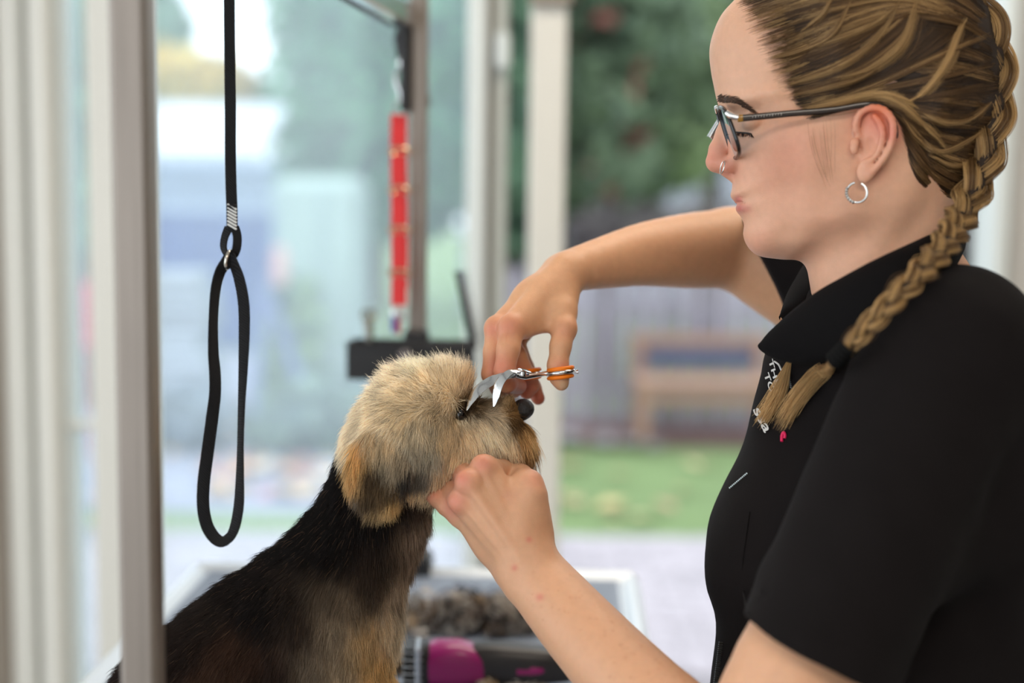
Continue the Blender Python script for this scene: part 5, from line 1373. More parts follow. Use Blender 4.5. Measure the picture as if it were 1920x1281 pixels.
# swept highlight locks lying above the rest
locks = [([(1500, 205), (1560, 196), (1620, 180), (1662, 178), (1700, 190), (1745, 215)], 7, .9), ([(1600, 190), (1650, 180), (1690, 195), (1725, 225), (1760, 260), (1775, 285)], 8, .85), ([(1470, 160), (1560, 130), (1620, 95), (1665, 45), (1690, -10)], 7, .75),
         ([(1560, 150), (1630, 130), (1690, 85), (1715, 20), (1722, -15)], 9, .8), ([(1690, 195), (1730, 175), (1770, 125), (1795, 60), (1808, 35)], 6, .9), ([(1520, 90), (1580, 70), (1650, 40), (1690, 0)], 6, .7), ([(1440, 110), (1500, 95), (1560, 65), (1590, 10), (1600, -20)], 6, .7),
         ([(1710, 205), (1770, 225), (1815, 220), (1850, 190)], 5, .75), ([(1690, 215), (1720, 260), (1760, 285), (1800, 270), (1840, 240)], 5, .7), ([(1500, 60), (1540, 30), (1560, -5), (1565, -30)], 5, .7), ([(1740, 290), (1790, 310), (1840, 290)], 4, .7), ([(1480, 180), (1550, 165), (1625, 140), (1680, 90)], 6, .65)]
g = np.random.default_rng(77); P_, R_, C_ = [], [], []
for path, w, br in locks:
    A = smooth_path(np.array(path, float), 12); n = 190
    tw = np.gradient(A, axis=0); nn = np.stack([-tw[:, 1], tw[:, 0]], 1); nn /= np.linalg.norm(nn, axis=1)[:, None]
    o = g.normal(0, 1, n); prof = (0.35 + 0.65 * np.sin(np.pi * np.linspace(.05, 1, 12)))
    uv = A[None] + nn[None] * (o[:, None] * w * prof[None])[..., None] + g.normal(0, .7, (n, 1, 2))
    sx = (g.uniform(0, .35, (n, 1)) * (1 - np.linspace(0, 1, 12)) + g.uniform(.7, 1.0, (n, 1)) * np.linspace(0, 1, 12)) * 11; si = np.clip(sx.astype(int), 0, 10); sf = (sx - si)[..., None]
    uv = np.take_along_axis(uv, si[..., None], 1) * (1 - sf) + np.take_along_axis(uv, si[..., None] + 1, 1) * sf
    lf = 3 + 8 * prof[None] * (1 - np.minimum(np.abs(o[:, None]), 1.5) / 1.5) + g.uniform(-2, 2, (n, 1))
    P_.append(lay(uv[..., 0], uv[..., 1], lf)); R_.append(np.tile(0.00014 * np.r_[.4, .8, np.ones(8), .7, .3], (n, 1)))
    C_.append(np.repeat(hair_col(br + g.normal(0, .12, n) - 0.12 * np.abs(o), 0)[:, None], 12, 1))
addset('highlight_locks', (np.vstack(P_), np.vstack(R_), np.vstack(C_)), 'lighter locks swept back above the ear')
def braid(name, path, halfw, turns, n, seed, label, flat=0.62, br=0.74):
    """three interlaced hair strands following a camera-space path"""
    g = np.random.default_rng(seed); K = 90
    A = smooth_path(path, K); w = np.interp(np.linspace(0, 1, K), np.linspace(0, 1, len(halfw)), halfw)
    T = np.gradient(A, axis=0); T /= np.linalg.norm(T, axis=1)[:, None]
    D = np.array([0, 0, 1.0]) - T * T[:, 2:3]; D /= np.linalg.norm(D, axis=1)[:, None]; L = np.cross(T, D)
    # phase speeds up where the plait is thin
    ph = np.cumsum(1 / w); ph = ph / ph[-1] * turns * 2 * np.pi
    Pa, Ra, Ca = [], [], []
    for s in range(3):
        a = ph + s * 2 * np.pi / 3
        ctr = A + L * (w * 0.58 * np.sin(a))[:, None] + D * (w * 0.36 * np.sin(2 * a))[:, None]
        Tc = np.gradient(ctr, axis=0); Tc /= np.linalg.norm(Tc, axis=1)[:, None]
        N1 = D - Tc * (D * Tc).sum(1)[:, None]; N1 /= np.linalg.norm(N1, axis=1)[:, None]; N2 = np.cross(Tc, N1)
        r = np.sqrt(g.uniform(0.05, 1, n)); th = g.uniform(0, 2 * np.pi, n)
        tht = th[:, None] + 0.4 * np.sin(ph * .5)[None] + g.normal(0, .1, (n, 1))
        rr = r[:, None] * w[None] * 0.50 * (1 + 0.06 * g.normal(0, 1, (n, 1)))
        P = ctr[None] + N1[None] * (rr * np.cos(tht) * flat)[..., None] + N2[None] * (rr * np.sin(tht))[..., None]
        stray = g.random(n) < 0.05
        P = P + stray[:, None, None] * (g.normal(0, .0022, (n, 1, 3)) * np.sin(np.linspace(0, 9, K) + g.uniform(0, 6, (n, 1)))[..., None])
        Pa.append(P); Ra.append(np.tile(np.full(K, 0.00019), (n, 1)) * g.uniform(.7, 1.2, (n, 1)))
        st = br + 0.25 * np.sin(th * 3 + s * 2) + g.normal(0, .13, n)
        Ca.append(np.repeat(hair_col(st, 0)[:, None], K, 1))
    o = strands_obj(name, c2w(np.vstack(Pa)), np.vstack(Ra), np.vstack(Ca), M_hair, HAIR); o['label'] = label
    # dark core so the plait is not see-through
    cv = MB().tube(c2w(A), list(w * 0.42), 10); cv.build('plait_core', M_cap, o, smooth=True)
    return o
path = [cpt(*p) for p in [(1745, -60, 1.205), (1815, -5, 1.205), (1858, 70, 1.205), (1868, 150, 1.205), (1862, 235, 1.202), (1840, 320, 1.192), (1806, 400, 1.168), (1768, 462, 1.135), (1715, 522, 1.100), (1660, 578, 1.080), (1612, 630, 1.072), (1592, 650, 1.072)]]
_sp = on_shirt([1768, 1715, 1660, 1612, 1592], [462, 522, 578, 630, 650], 0.0); 
for _i, _l in zip(range(5), (.016, .014, .0125, .010, .008)):
    _d = min(_sp[_i][2] - _l, (1.105, 1.068, 1.060, 1.068, 1.078)[_i])
    path[7 + _i] = _sp[_i] * (_d / _sp[_i][2])
braid('plait', path, np.array([38, 40, 41, 41, 39, 37, 34, 31, 28, 24, 19, 15]) * 1.16 / FPX, 5.3, 230, 3, 'thick three-strand plait down the back of the head and over the shoulder')
fpath = path[:7]; fpath = [np.array([p[0] - .012, p[1], 2 * DP - p[2] + .03]) for p in fpath]
braid('plait', fpath, np.array([38, 40, 41, 41, 39, 37, 34]) * 1.1 / FPX, 3.2, 80, 5, 'second plait on the far side of the head')
# elastic and loose ends
el = [cpt(*p) for p in [(1592, 650, 1.073), (1582, 659, 1.074), (1574, 667, 1.076), (1566, 676, 1.08)]]
_z = path[-1][2]; el = [e * ((_z + .004 * i) / e[2]) for i, e in enumerate(el)]
cv = MB()
for i in range(5):
    q = el[0] + (el[-1] - el[0]) * i / 4
    T = el[-1] - el[0]; T = T / np.linalg.norm(T); a = np.cross(T, [0, 0, 1.0]); a /= np.linalg.norm(a); b = np.cross(T, a)
    ring = [c2w(q + 0.0058 * (a * math.cos(t) + b * math.sin(t))) for t in np.linspace(0, 2 * math.pi, 18)[:-1]]
    cv.tube(ring, 0.0021, 8, closed=True)
cv.build('hair_elastic', mat('elastic_black', srgb(9, 8, 8), 0.8, spec=0.2), HAIR, smooth=True)
def tail(name, path, halfw, n, seed, br, label):
    g = np.random.default_rng(seed); K = 14; A = smooth_path(path, K); w = np.interp(np.linspace(0, 1, K), np.linspace(0, 1, len(halfw)), halfw)
    T = np.gradient(A, axis=0); T /= np.linalg.norm(T, axis=1)[:, None]; D = np.array([0, 0, 1.0]) - T * T[:, 2:3]; D /= np.linalg.norm(D, axis=1)[:, None]; L = np.cross(T, D)
    a = g.normal(0, .55, n); b = g.normal(0, .4, n)
    P = A[None] + L[None] * (a[:, None] * w[None])[..., None] + D[None] * (b[:, None] * w[None] * .6)[..., None]
    k = np.linspace(0, 1, K); P = P + (g.normal(0, .0035, (n, 1, 3)) * (k ** 2)[None, :, None])
    e = g.uniform(.72, 1.0, n)[:, None] * k[None] * (K - 1); i = np.clip(e.astype(int), 0, K - 2); f = (e - i)[..., None]
    P = np.take_along_axis(P, i[..., None], 1) * (1 - f) + np.take_along_axis(P, i[..., None] + 1, 1) * f
    C = hair_col(br + g.normal(0, .14, n), 0)
    o = strands_obj(name, c2w(P), np.tile(0.00014 * np.r_[np.ones(K - 1), .3], (n, 1)), np.repeat(C[:, None], K, 1), M_hair, HAIR); o['label'] = label
tp = [(1570, 672), (1548, 692), (1522, 716), (1497, 745), (1477, 775), (1462, 800)]
q = on_shirt([p[0] for p in tp], [p[1] for p in tp], 0.008); q[0] = el[-1]
tail('hair_tail', q, np.array([4, 8, 12, 13, 11, 7]) * 1.12 / FPX, 650, 8, 0.98, 'loose blonde end of the near plait below its elastic')
tp = [(1482, 672), (1476, 690), (1467, 715), (1454, 745), (1438, 772), (1427, 790)]
q = on_shirt([p[0] for p in tp], [p[1] for p in tp], 0.007)
tail('hair_tail', q, np.array([2, 6, 10, 11, 8, 5]) * 1.16 / FPX, 520, 9, 0.98, 'loose blonde end of the far plait showing below the collar')
# eyebrow, lashes
g = np.random.default_rng(5); n = 420; t = g.random(n)
bx = smooth_path(np.array([(1345, 187), (1358, 187), (1376, 189), (1394, 198), (1412, 210)], float), 50)
p0 = bx[(t * 49).astype(int)]; hw = np.interp(t, [0, .15, .5, 1], [5.5, 6.5, 5.5, 1.5])
p0 = p0 + np.stack([g.normal(0, 1, n), g.uniform(-1, 1, n) * hw], 1)
dr = np.stack([7 + 3 * t, -5 + 9 * t], 1) * g.uniform(.7, 1.2, (n, 1))
def face_pt(px, py, lift):
    """march along the sight line onto the face"""
    d = np.full(np.shape(px), 1.12)
    for _ in range(50):
        P = np.stack([(px - 960) / FPX * d, (py - 640.5) / FPX * d, d], 1).astype(np.float32)
        d = np.minimum(d + np.clip(f_head(P) - lift, -.01, .02) * 0.75, DP)
    return np.stack([(px - 960) / FPX * d, (py - 640.5) / FPX * d, d], 1)
kk = np.linspace(0, 1, 4); pp = p0[:, None] + dr[:, None] * kk[None, :, None]
P = face_pt(pp[..., 0].ravel(), pp[..., 1].ravel(), 0.0005).reshape(n, 4, 3)
strands_obj('eyebrow', c2w(P), np.tile(np.array([.00017, .00017, .00014, .00006]), (n, 1)), np.tile(np.array(srgb(84, 60, 44)), (n, 4, 1)), M_hair, PERSON)
n = 70; t = g.random(n)
lx = smooth_path(np.array([(1370, 246), (1380, 248), (1392, 249), (1404, 250), (1410, 252)], float), 50)
p0 = lx[(t * 49).astype(int)]; P0 = face_pt(p0[:, 0], p0[:, 1], 0.0003)
dv = np.stack([-3.5 + 5 * t + g.normal(0, .8, n), 4.5 + g.normal(0, .6, n), -3.5 - 0 * t], 1) * 0.001
P = P0[:, None] + dv[:, None] * kk[None, :, None] + np.array([-.0006, -.0008, 0])[None, None] * (kk ** 2)[None, :, None]
strands_obj('eyelashes', c2w(P), np.tile(np.array([.00022, .0002, .00014, .00005]), (n, 1)), np.tile(np.array(srgb(44, 32, 28)), (n, 4, 1)), M_hair, PERSON)
# dark lid line
P = face_pt(lx[:, 0], lx[:, 1], 0.0)
MB().tube(c2w(P[::4]), 0.0007, 6).build('lash_line', mat('lash_dark', srgb(52, 38, 34), 0.7), PERSON, smooth=True)
# ================================================================== glasses, earring, nose ring
M_tort = mat('tortoise', srgb(38, 24, 18), 0.25, spec=0.6, noise=0.8, nscale=120, coat=0.4)
M_blackpl = mat('black_acetate', srgb(20, 18, 20), 0.2, spec=0.6)
M_silver = mat('silver', (0.86, 0.86, 0.84), 0.18, metal=1.0)
gl_ = empty('eyeglasses', c2w(hp(1358, 255, 0))); tag(gl_, 'black and tortoiseshell eyeglasses with silver hinges worn on the face', 'eyeglasses')
m = bpy.data.materials.new('spectacle_lens'); m.use_nodes = True; nt = m.node_tree; nt.nodes.clear()
out = nt.nodes.new('ShaderNodeOutputMaterial'); t_ = nt.nodes.new('ShaderNodeBsdfTransparent'); t_.inputs[0].default_value = (0.72, 0.8, 0.84, 1); gs = nt.nodes.new('ShaderNodeBsdfGlossy'); gs.inputs['Roughness'].default_value = 0.03; gs.inputs[0].default_value = (0.7, 0.85, 0.95, 1)
fr_ = nt.nodes.new('ShaderNodeLayerWeight'); fr_.inputs[0].default_value = 0.15; mx = nt.nodes.new('ShaderNodeMixShader')
nt.links.new(fr_.outputs['Fresnel'], mx.inputs[0]); nt.links.new(t_.outputs[0], mx.inputs[1]); nt.links.new(gs.outputs[0], mx.inputs[2]); nt.links.new(mx.outputs[0], out.inputs[0])
M_lens = m
e2 = np.array([31, 100.0]) / 104.7
def lens_pt(cx, hh, off=0.0):   # cx: c coordinate, hh: px down the lens from its top
    u = 1343 + e2[0] * hh + off + 0.02 * min(cx, 0) + 0.26 * max(cx - 15, 0); v = 203 + e2[1] * hh * (1 - 0.0012 * max(0, abs(cx) - 20)) - 0.15 * cx
    return hp(u, v, cx)
for sg in (-1, 1):
    loop = []
    for k in range(40):
        a = 2 * math.pi * k / 40; ca, sa = math.cos(a), math.sin(a)
        x = abs(ca) ** 0.62 * (1 if ca > 0 else -1); y = abs(sa) ** 0.62 * (1 if sa > 0 else -1)
        loop.append(lens_pt(sg * (75 + 53 * x), 50 + 50 * y * (1 - 0.08 * x)))
    rim = MB().tube([c2w(p) for p in loop], 0.0018, 8, closed=True).build('rim', M_blackpl, gl_, smooth=True)
    V = [c2w(lens_pt(sg * 75, 50))] + [c2w(p) for p in loop]
    off = c2w(hp(1361, 200, 0)) - c2w(hp(1357, 200, 0))
    V2 = V + [v + off * 0.5 for v in V]; n_ = len(V)
    F = [(0, i, i % 40 + 1) for i in range(1, 41)] + [(n_, n_ + i % 40 + 1, n_ + i) for i in range(1, 41)]
    mesh_obj('lens', V2, F, M_lens, gl_, False)
    # hinge and temple
    hg = [lens_pt(sg * 128, 12), hp(1350, 238, sg * 134), hp(1358, 241, sg * 137), hp(1363, 242, sg * 139)]
    MB().tube([c2w(p) for p in hg], [0.0026, 0.0030, 0.0024, 0.0022], 10).build('hinge', M_silver, gl_, smooth=True)
    def tp_(px, py, c):
        g = 1 - abs(c) / FPX; return hp(960 + (px - 960) * g, 640.5 + (py - 640.5) * g, sg * abs(c))
    tpl = smooth_path([tp_(1384, 222, 139), (tp_(1430, 218, 146)), tp_(1480, 213, 152), tp_(1562, 206, 161), tp_(1625, 196, 166), tp_(1655, 200, 160), tp_(1676, 228, 150), tp_(1682, 262, 140)], 40)
    r_ = np.interp(np.linspace(0, 1, 40), [0, .5, .75, 1], [.0029, .0026, .0024, .0022])
    t2 = MB().tube(c2w(tpl), list(r_), 12, flat=(0.42, 1.0), up=c2w(hp(0, 0, 1)) - c2w(hp(0, 0, 0))).build('temple', M_tort, gl_, smooth=True)
    MB().tube([c2w(tpl[0] - (tpl[1] - tpl[0]) * .12), c2w(tpl[1])], 0.0031, 12, flat=(.45, 1.0), up=c2w(hp(0, 0, 1)) - c2w(hp(0, 0, 0))).build('temple_tip', mat('amber', srgb(150, 104, 24), 0.25, coat=.4), t2, smooth=True)
    if sg < 0:
        for i in range(11):     # the worn maker's stamp, too small to read
            p = tpl[3] + (tpl[9] - tpl[3]) * (i / 10.0) + np.array([0, 0, -0.0014])
            h_ = (0.0011, 0.0016, 0.0009)[i % 3]
            MB().tube([c2w(p + np.array([0, h_ * .6, 0])), c2w(p - np.array([-.0002, h_ * .4, 0]))], 0.00022, 5).build('stamp_mark', mat('stamp_white', srgb(196, 190, 186), 0.6), t2)
br = smooth_path([lens_pt(-24, 8), hp(1345, 204, -14), hp(1342, 201, 0), hp(1345, 204, 14), lens_pt(24, 8)], 15)
MB().tube(c2w(br), 0.0015, 10).build('bridge', M_silver, gl_, smooth=True)
for sg in (-1, 1):
    MB().tube([c2w(lens_pt(sg * 26, 30)), c2w(hp(1362, 238, sg * 22)), c2w(hp(1366, 246, sg * 20))], [0.0006, 0.0006, 0.0026], 8).build('nose_pad', M_silver, gl_, smooth=True)
# hoop earring with beaded front half
er = empty('hoop_earring', c2w(ear_pt(1607, 361, EC - 12))); tag(er, 'small silver hoop earring hanging from the ear lobe', 'earring')
ctr = ear_pt(1607, 361, EC - 12); ax1 = np.array([math.cos(.35), 0, -math.sin(.35)]); ax2 = np.array([0.06, 1.0, 0])
def hoop(a, r): return c2w(ctr + r * kpx * (ax1 * math.cos(a) + ax2 * math.sin(a)))
MB().tube([hoop(math.radians(-62 + i * 322 / 40), 17.5) for i in range(41)], 0.00105, 10).build('hoop', M_silver, er, smooth=True)
for i in range(7):
    a = math.radians(205 - i * 15); q = hoop(a, 18.5)
    prof = [(0.0002, -.0017), (.0013, -.0010), (.0017, 0), (.0013, .0010), (.0002, .0017)]
    MB().lathe(prof, q, 10).build('bead', M_silver, er, smooth=True)
# nose ring
nr = empty('nose_ring', c2w(hp(1356, 312, -33))); tag(nr, 'thin silver ring through the side of the nose', 'ring')
c0 = eye_c(1354.5, 314, -34)
MB().tube([c2w(c0 + kpx * (np.array([2.0 * math.cos(a) + 2.8 * -math.sin(a), 12 * math.sin(a), -9 * math.cos(a)]))) for a in np.linspace(0, 2 * math.pi, 31)[:-1]], 0.00055, 8, closed=True).build('ring_band', M_silver, nr, smooth=True)
# ================================================================== the dog
DD = 1.29; kd = DD / FPX
DOG = empty('dog', at(520, 1500, DD)); DOG.location.z = ZT
tag(DOG, 'small shaggy black and tan dog with a cream head, sitting on the grooming table', 'dog')
dbody = Relief([(668, 800), (640, 858), (602, 936), (552, 994), (486, 1050), (424, 1091), (364, 1137), (316, 1175), (255, 1222), (212, 1282), (188, 1350), (190, 1420), (240, 1460), (360, 1468), (470, 1440), (540, 1420), (640, 1440), (700, 1420), (722, 1340),
                (728, 1281), (741, 1212), (748, 1150), (758, 1096), (776, 1046), (796, 990), (805, 945), (815, 900), (760, 830)],
               [(720, 880, 85, 75), (690, 980, 98, 85), (640, 1080, 118, 105), (640, 1200, 128, 100), (700, 1260, 105, 70), (760, 1060, 85, 60), (540, 1150, 128, 120), (400, 1250, 140, 130), (300, 1300, 135, 110), (520, 1380, 120, 90), (600, 980, 92, 90)], DD, sig=80, step=3,
               bumps=[(600, 1170, (60, 80), 10), (480, 1130, (40, 60), -6)], smooth=3)
dhead = Relief([(652, 855), (660, 815), (674, 780), (698, 748), (724, 722), (756, 703), (792, 694), (830, 696), (858, 706), (872, 722), (880, 742), (886, 750), (902, 756), (930, 752), (955, 751), (968, 754), (977, 767), (980, 786), (987, 800), (989, 824), (983, 844), (970, 856), (950, 861), (912, 858), (878, 878), (838, 908), (800, 926), (760, 935), (700, 925), (665, 895)],
               [(760, 760, 112, 95), (720, 820, 108, 90), (800, 720, 105, 80), (860, 715, 80, 60), (800, 850, 112, 80), (850, 800, 92, 60), (880, 780, 62, 40), (900, 820, 62, 42), (940, 775, 40, 28), (940, 820, 52, 34), (975, 790, 34, 24), (965, 845, 44, 28), (870, 870, 80, 50), (780, 910, 95, 60)], DD, sig=34, step=2,
               bumps=[(866, 776, (13, 11), -16), (866, 748, (22, 10), 9)], smooth=3)
def dp(u, v, c): return dhead.pt(np.array(float(u)), np.array(float(v)), np.array(float(c)))
def dnear(px, py, c):
    g = 1 + c / FPX; return dp(960 + (px - 960) * g, 640.5 + (py - 640.5) * g, c)
_e1 = np.array([0.96, 0.1, -0.22]); _e1 /= np.linalg.norm(_e1); _e2 = np.array([-0.12, 1, 0.0]); _e2 -= _e1 * (_e1 @ _e2); _e2 /= np.linalg.norm(_e2); dearR = np.stack([_e1, _e2, np.cross(_e1, _e2)], 1)
def f_dog(P):
    N = P.copy(); N[:, 2] = DD - np.abs(N[:, 2] - DD)
    d = smin(dbody.f(P), dhead.f(P), 0.012)
    e = ell(N, dnear(712, 872, -112), (56 * kd, 66 * kd, 13 * kd), dearR)
    e = smin(e, ell(N, dnear(742, 822, -100), (50 * kd, 46 * kd, 16 * kd), dearR), 0.012)
    d = smin(d, e, 0.006)
    # legs down to the table
    for (a, b, ra, rb) in (((690, 1330, -62), (702, 1440, -62), .026, .020), ((702, 1440, -62), (706, 1496, -62), .020, .019), ((706, 1500, -62), (738, 1504, -62), .018, .015),
                           ((330, 1370, -90), (420, 1440, -105), .050, .036), ((420, 1450, -105), (400, 1496, -105), .030, .019), ((390, 1500, -105), (480, 1502, -105), .019, .016)):
        d = smin(d, cone(N, dp(*a), dp(*b), ra, rb), 0.015)
    d = smin(d, chain(P, [(dp(215, 1400, 0), .022), (dp(170, 1470, 10), .018), (dp(130, 1500, 40), .014)], 0.01), 0.01)
    return d
Vd, Fd = surface(lambda P: smax(f_dog(P), (ZT + .004) - c2w(P)[:, 2].astype(np.float32), 0.004), *bbox_of([dp(110, 660, -190), dp(1010, 1530, 190)], 0.01), 2.4 * mm)
dog_cols = np.array([(u, v, *srgb(r, g_, b)) for (u, v, r, g_, b) in [
    (880, 690, 232, 216, 186), (840, 680, 228, 208, 174), (790, 680, 234, 218, 186), (740, 712, 226, 202, 164), (700, 755, 216, 192, 154), (668, 800, 212, 188, 152), (760, 770, 208, 178, 132), (820, 735, 222, 192, 146), (720, 800, 208, 182, 142), (790, 800, 180, 158, 122), (800, 845, 146, 134, 112), (785, 880, 112, 106, 98), (845, 815, 196, 158, 104), (840, 775, 206, 172, 122),
    (860, 765, 32, 22, 18), (846, 777, 50, 36, 27), (880, 764, 40, 29, 23), (872, 775, 56, 42, 32), (888, 760, 60, 46, 36), (850, 768, 40, 30, 24), (870, 768, 34, 25, 20), (895, 772, 84, 66, 50), (884, 782, 76, 58, 44), (978, 752, 70, 52, 38), (972, 788, 60, 42, 28), (962, 797, 110, 80, 48), (868, 745, 190, 152, 104), (845, 755, 214, 180, 130), (850, 795, 200, 160, 108), (900, 757, 150, 124, 88), (925, 757, 120, 98, 72), (950, 755, 176, 134, 78), (968, 772, 130, 92, 50), (925, 775, 150, 126, 96), (893, 796, 226, 202, 164), (912, 806, 236, 218, 186), (880, 800, 214, 182, 136), (905, 780, 176, 148, 112), (930, 798, 206, 180, 142), (880, 812, 210, 178, 132), (950, 815, 214, 186, 142), (980, 805, 190, 128, 58), (990, 835, 120, 84, 48), (965, 856, 104, 78, 54), (940, 850, 190, 164, 128), (905, 830, 226, 204, 166), (870, 855, 220, 188, 138), (885, 880, 206, 170, 122), (830, 890, 216, 180, 128), (790, 925, 206, 168, 116)]])
ear_cols = np.array([(u, v, *srgb(r, g_, b)) for (u, v, r, g_, b) in [(680, 845, 206, 152, 82), (668, 880, 196, 146, 84), (700, 875, 100, 80, 58), (655, 915, 104, 98, 94), (650, 935, 170, 150, 130), (690, 910, 96, 78, 58), (725, 895, 116, 92, 64), (745, 925, 196, 148, 82), (770, 885, 66, 62, 60), (775, 925, 190, 150, 96), (720, 935, 176, 140, 90), (740, 860, 150, 132, 108), (710, 830, 190, 164, 126)]])
body_cols = np.array([(u, v, *srgb(r, g_, b)) for (u, v, r, g_, b) in [(640, 890, 24, 18, 17), (560, 1000, 22, 17, 15), (450, 1080, 28, 20, 17), (360, 1150, 40, 30, 24), (340, 1230, 40, 27, 21), (450, 1240, 66, 44, 32), (400, 1275, 74, 50, 36), (500, 1150, 26, 19, 17), (620, 1050, 22, 17, 16), (700, 970, 24, 18, 17), (770, 950, 40, 31, 28), (560, 1120, 40, 31, 26), (605, 1120, 100, 84, 68), (625, 1180, 132, 112, 88), (580, 1240, 118, 100, 80), (560, 1180, 60, 46, 38), (530, 1250, 60, 42, 34), (660, 1130, 112, 94, 74), (690, 1190, 188, 146, 90), (700, 1255, 204, 154, 84), (650, 1260, 150, 124, 92), (740, 1180, 206, 180, 142), (752, 1100, 164, 136, 106), (775, 1055, 120, 96, 76), (715, 1060, 52, 40, 33), (690, 1100, 66, 52, 42), (798, 985, 150, 122, 98), (640, 1400, 170, 134, 84), (300, 1400, 40, 28, 22)]])
head_dir = np.array([(895, 700, .25, -1), (870, 690, .15, -1), (840, 690, -.15, -1), (790, 690, -.45, -.9), (735, 715, -.75, -.65), (690, 760, -.95, -.2), (665, 805, -.9, .35), (655, 850, -.6, .8), (770, 750, -.6, -.15), (740, 790, -.5, .6), (790, 800, -.25, .95), (790, 870, -.1, 1), (830, 760, -.35, .1), (840, 820, -.15, 1), (860, 770, -.2, .8), (870, 745, .05, -.9), (890, 800, .4, .9), (905, 830, .25, 1), (930, 800, .5, .85), (960, 820, .3, .95), (985, 810, .2, 1), (930, 762, .5, -.6), (962, 756, .1, -.9), (972, 790, .2, .9), (975, 762, -.5, -.7), (960, 855, .2, 1), (900, 860, -.1, 1), (860, 880, -.2, 1), (800, 920, -.2, 1), (720, 850, -.3, 1)], float)
body_dir = np.array([(660, 850, -.6, .8), (560, 1000, -.72, .7), (450, 1080, -.8, .6), (340, 1160, -.8, .6), (640, 950, -.45, .9), (620, 1080, -.4, .9), (500, 1150, -.55, .85), (400, 1240, -.55, .85), (600, 1200, -.15, 1), (700, 1220, -.2, 1), (740, 1180, .15, 1), (760, 1080, .15, 1), (790, 1000, .2, 1), (720, 980, -.1, 1), (680, 1100, -.2, 1)], float)
def dog_fields(P):
    """P camera-space points -> u, v, is-ear, is-head weights"""
    u = 960 + P[:, 0] / kd; v = 640.5 + P[:, 1] / kd
    N = P.copy(); N[:, 2] = DD - np.abs(N[:, 2] - DD)
    ea = np.minimum(ell(N.astype(np.float32), dnear(712, 872, -112), (58 * kd, 68 * kd, 14 * kd), dearR), ell(N.astype(np.float32), dnear(742, 822, -100), (40 * kd, 36 * kd, 16 * kd), dearR)) < 0.0015
    hd_ = (dhead.f(P.astype(np.float32)) < dbody.f(P.astype(np.float32)) + 0.002) | ea
    return u, v, ea, hd_
def dog_color(P, seed=0):
    u, v, ea, hd_ = dog_fields(P)
    # image pixels of the camera-facing side drive the painting
    g = 1 + (np.minimum(P[:, 2], 2 * DD - P[:, 2]) - DD) / DD
    pu = 960 + (u - 960) / g; pv = 640.5 + (v - 640.5) / g
    jx = vnoise(P, 130, 5) * 7; jy = vnoise(P, 130, 6) * 7
    C = rbf(pu + jx, pv + jy, body_cols, 30)
    C = np.where(hd_[:, None], rbf(pu + jx, pv + jy, dog_cols, 11), C)
    C = np.where(ea[:, None], rbf(pu + jx, pv + jy, ear_cols, 10), C)
    lm = C.mean(1, keepdims=True); t = np.clip(lm / .28, 0, 1); tt = t * t * (3 - 2 * t)
    t2 = np.clip(lm / .2, 0, 1)
    return np.where(hd_[:, None], np.minimum(C ** (1 - np.where(ea, .42, .62)[:, None] * tt) * np.array([1.08, 1.05, .98]), .98), np.minimum(C ** (1 - .38 * t2), .95))
def f_dnose(P):
    d = ell(P, dp(981, 767, 0), (21 * kd, 19 * kd, 24 * kd))
    d = smin(d, ell(P, dp(972, 776, 0), (17 * kd, 15 * kd, 17 * kd)), 0.004)
    N = P.copy(); N[:, 2] = DD - np.abs(N[:, 2] - DD)
    d = smax(d, -ell(N, dp(998, 772, -14), (7 * kd, 5 * kd, 5.5 * kd)), 0.0015)
    d = smax(d, -cone(P, dp(1005, 760, 0), dp(1002, 792, 0), 1.6 * kd, 1.6 * kd), 0.0015)
    return d + 0.00025 * vnoise(P, 900, 3)
M_fur = mat('fur', attr='Col', rough=0.55, spec=0.3, through=0.5); M_dskin = mat('fur_base', attr='Col', rough=0.9, spec=0.1)
dogm = mesh_obj('body', c2w(Vd), Fd, M_dskin, DOG, True, dog_color(Vd) * 0.9)
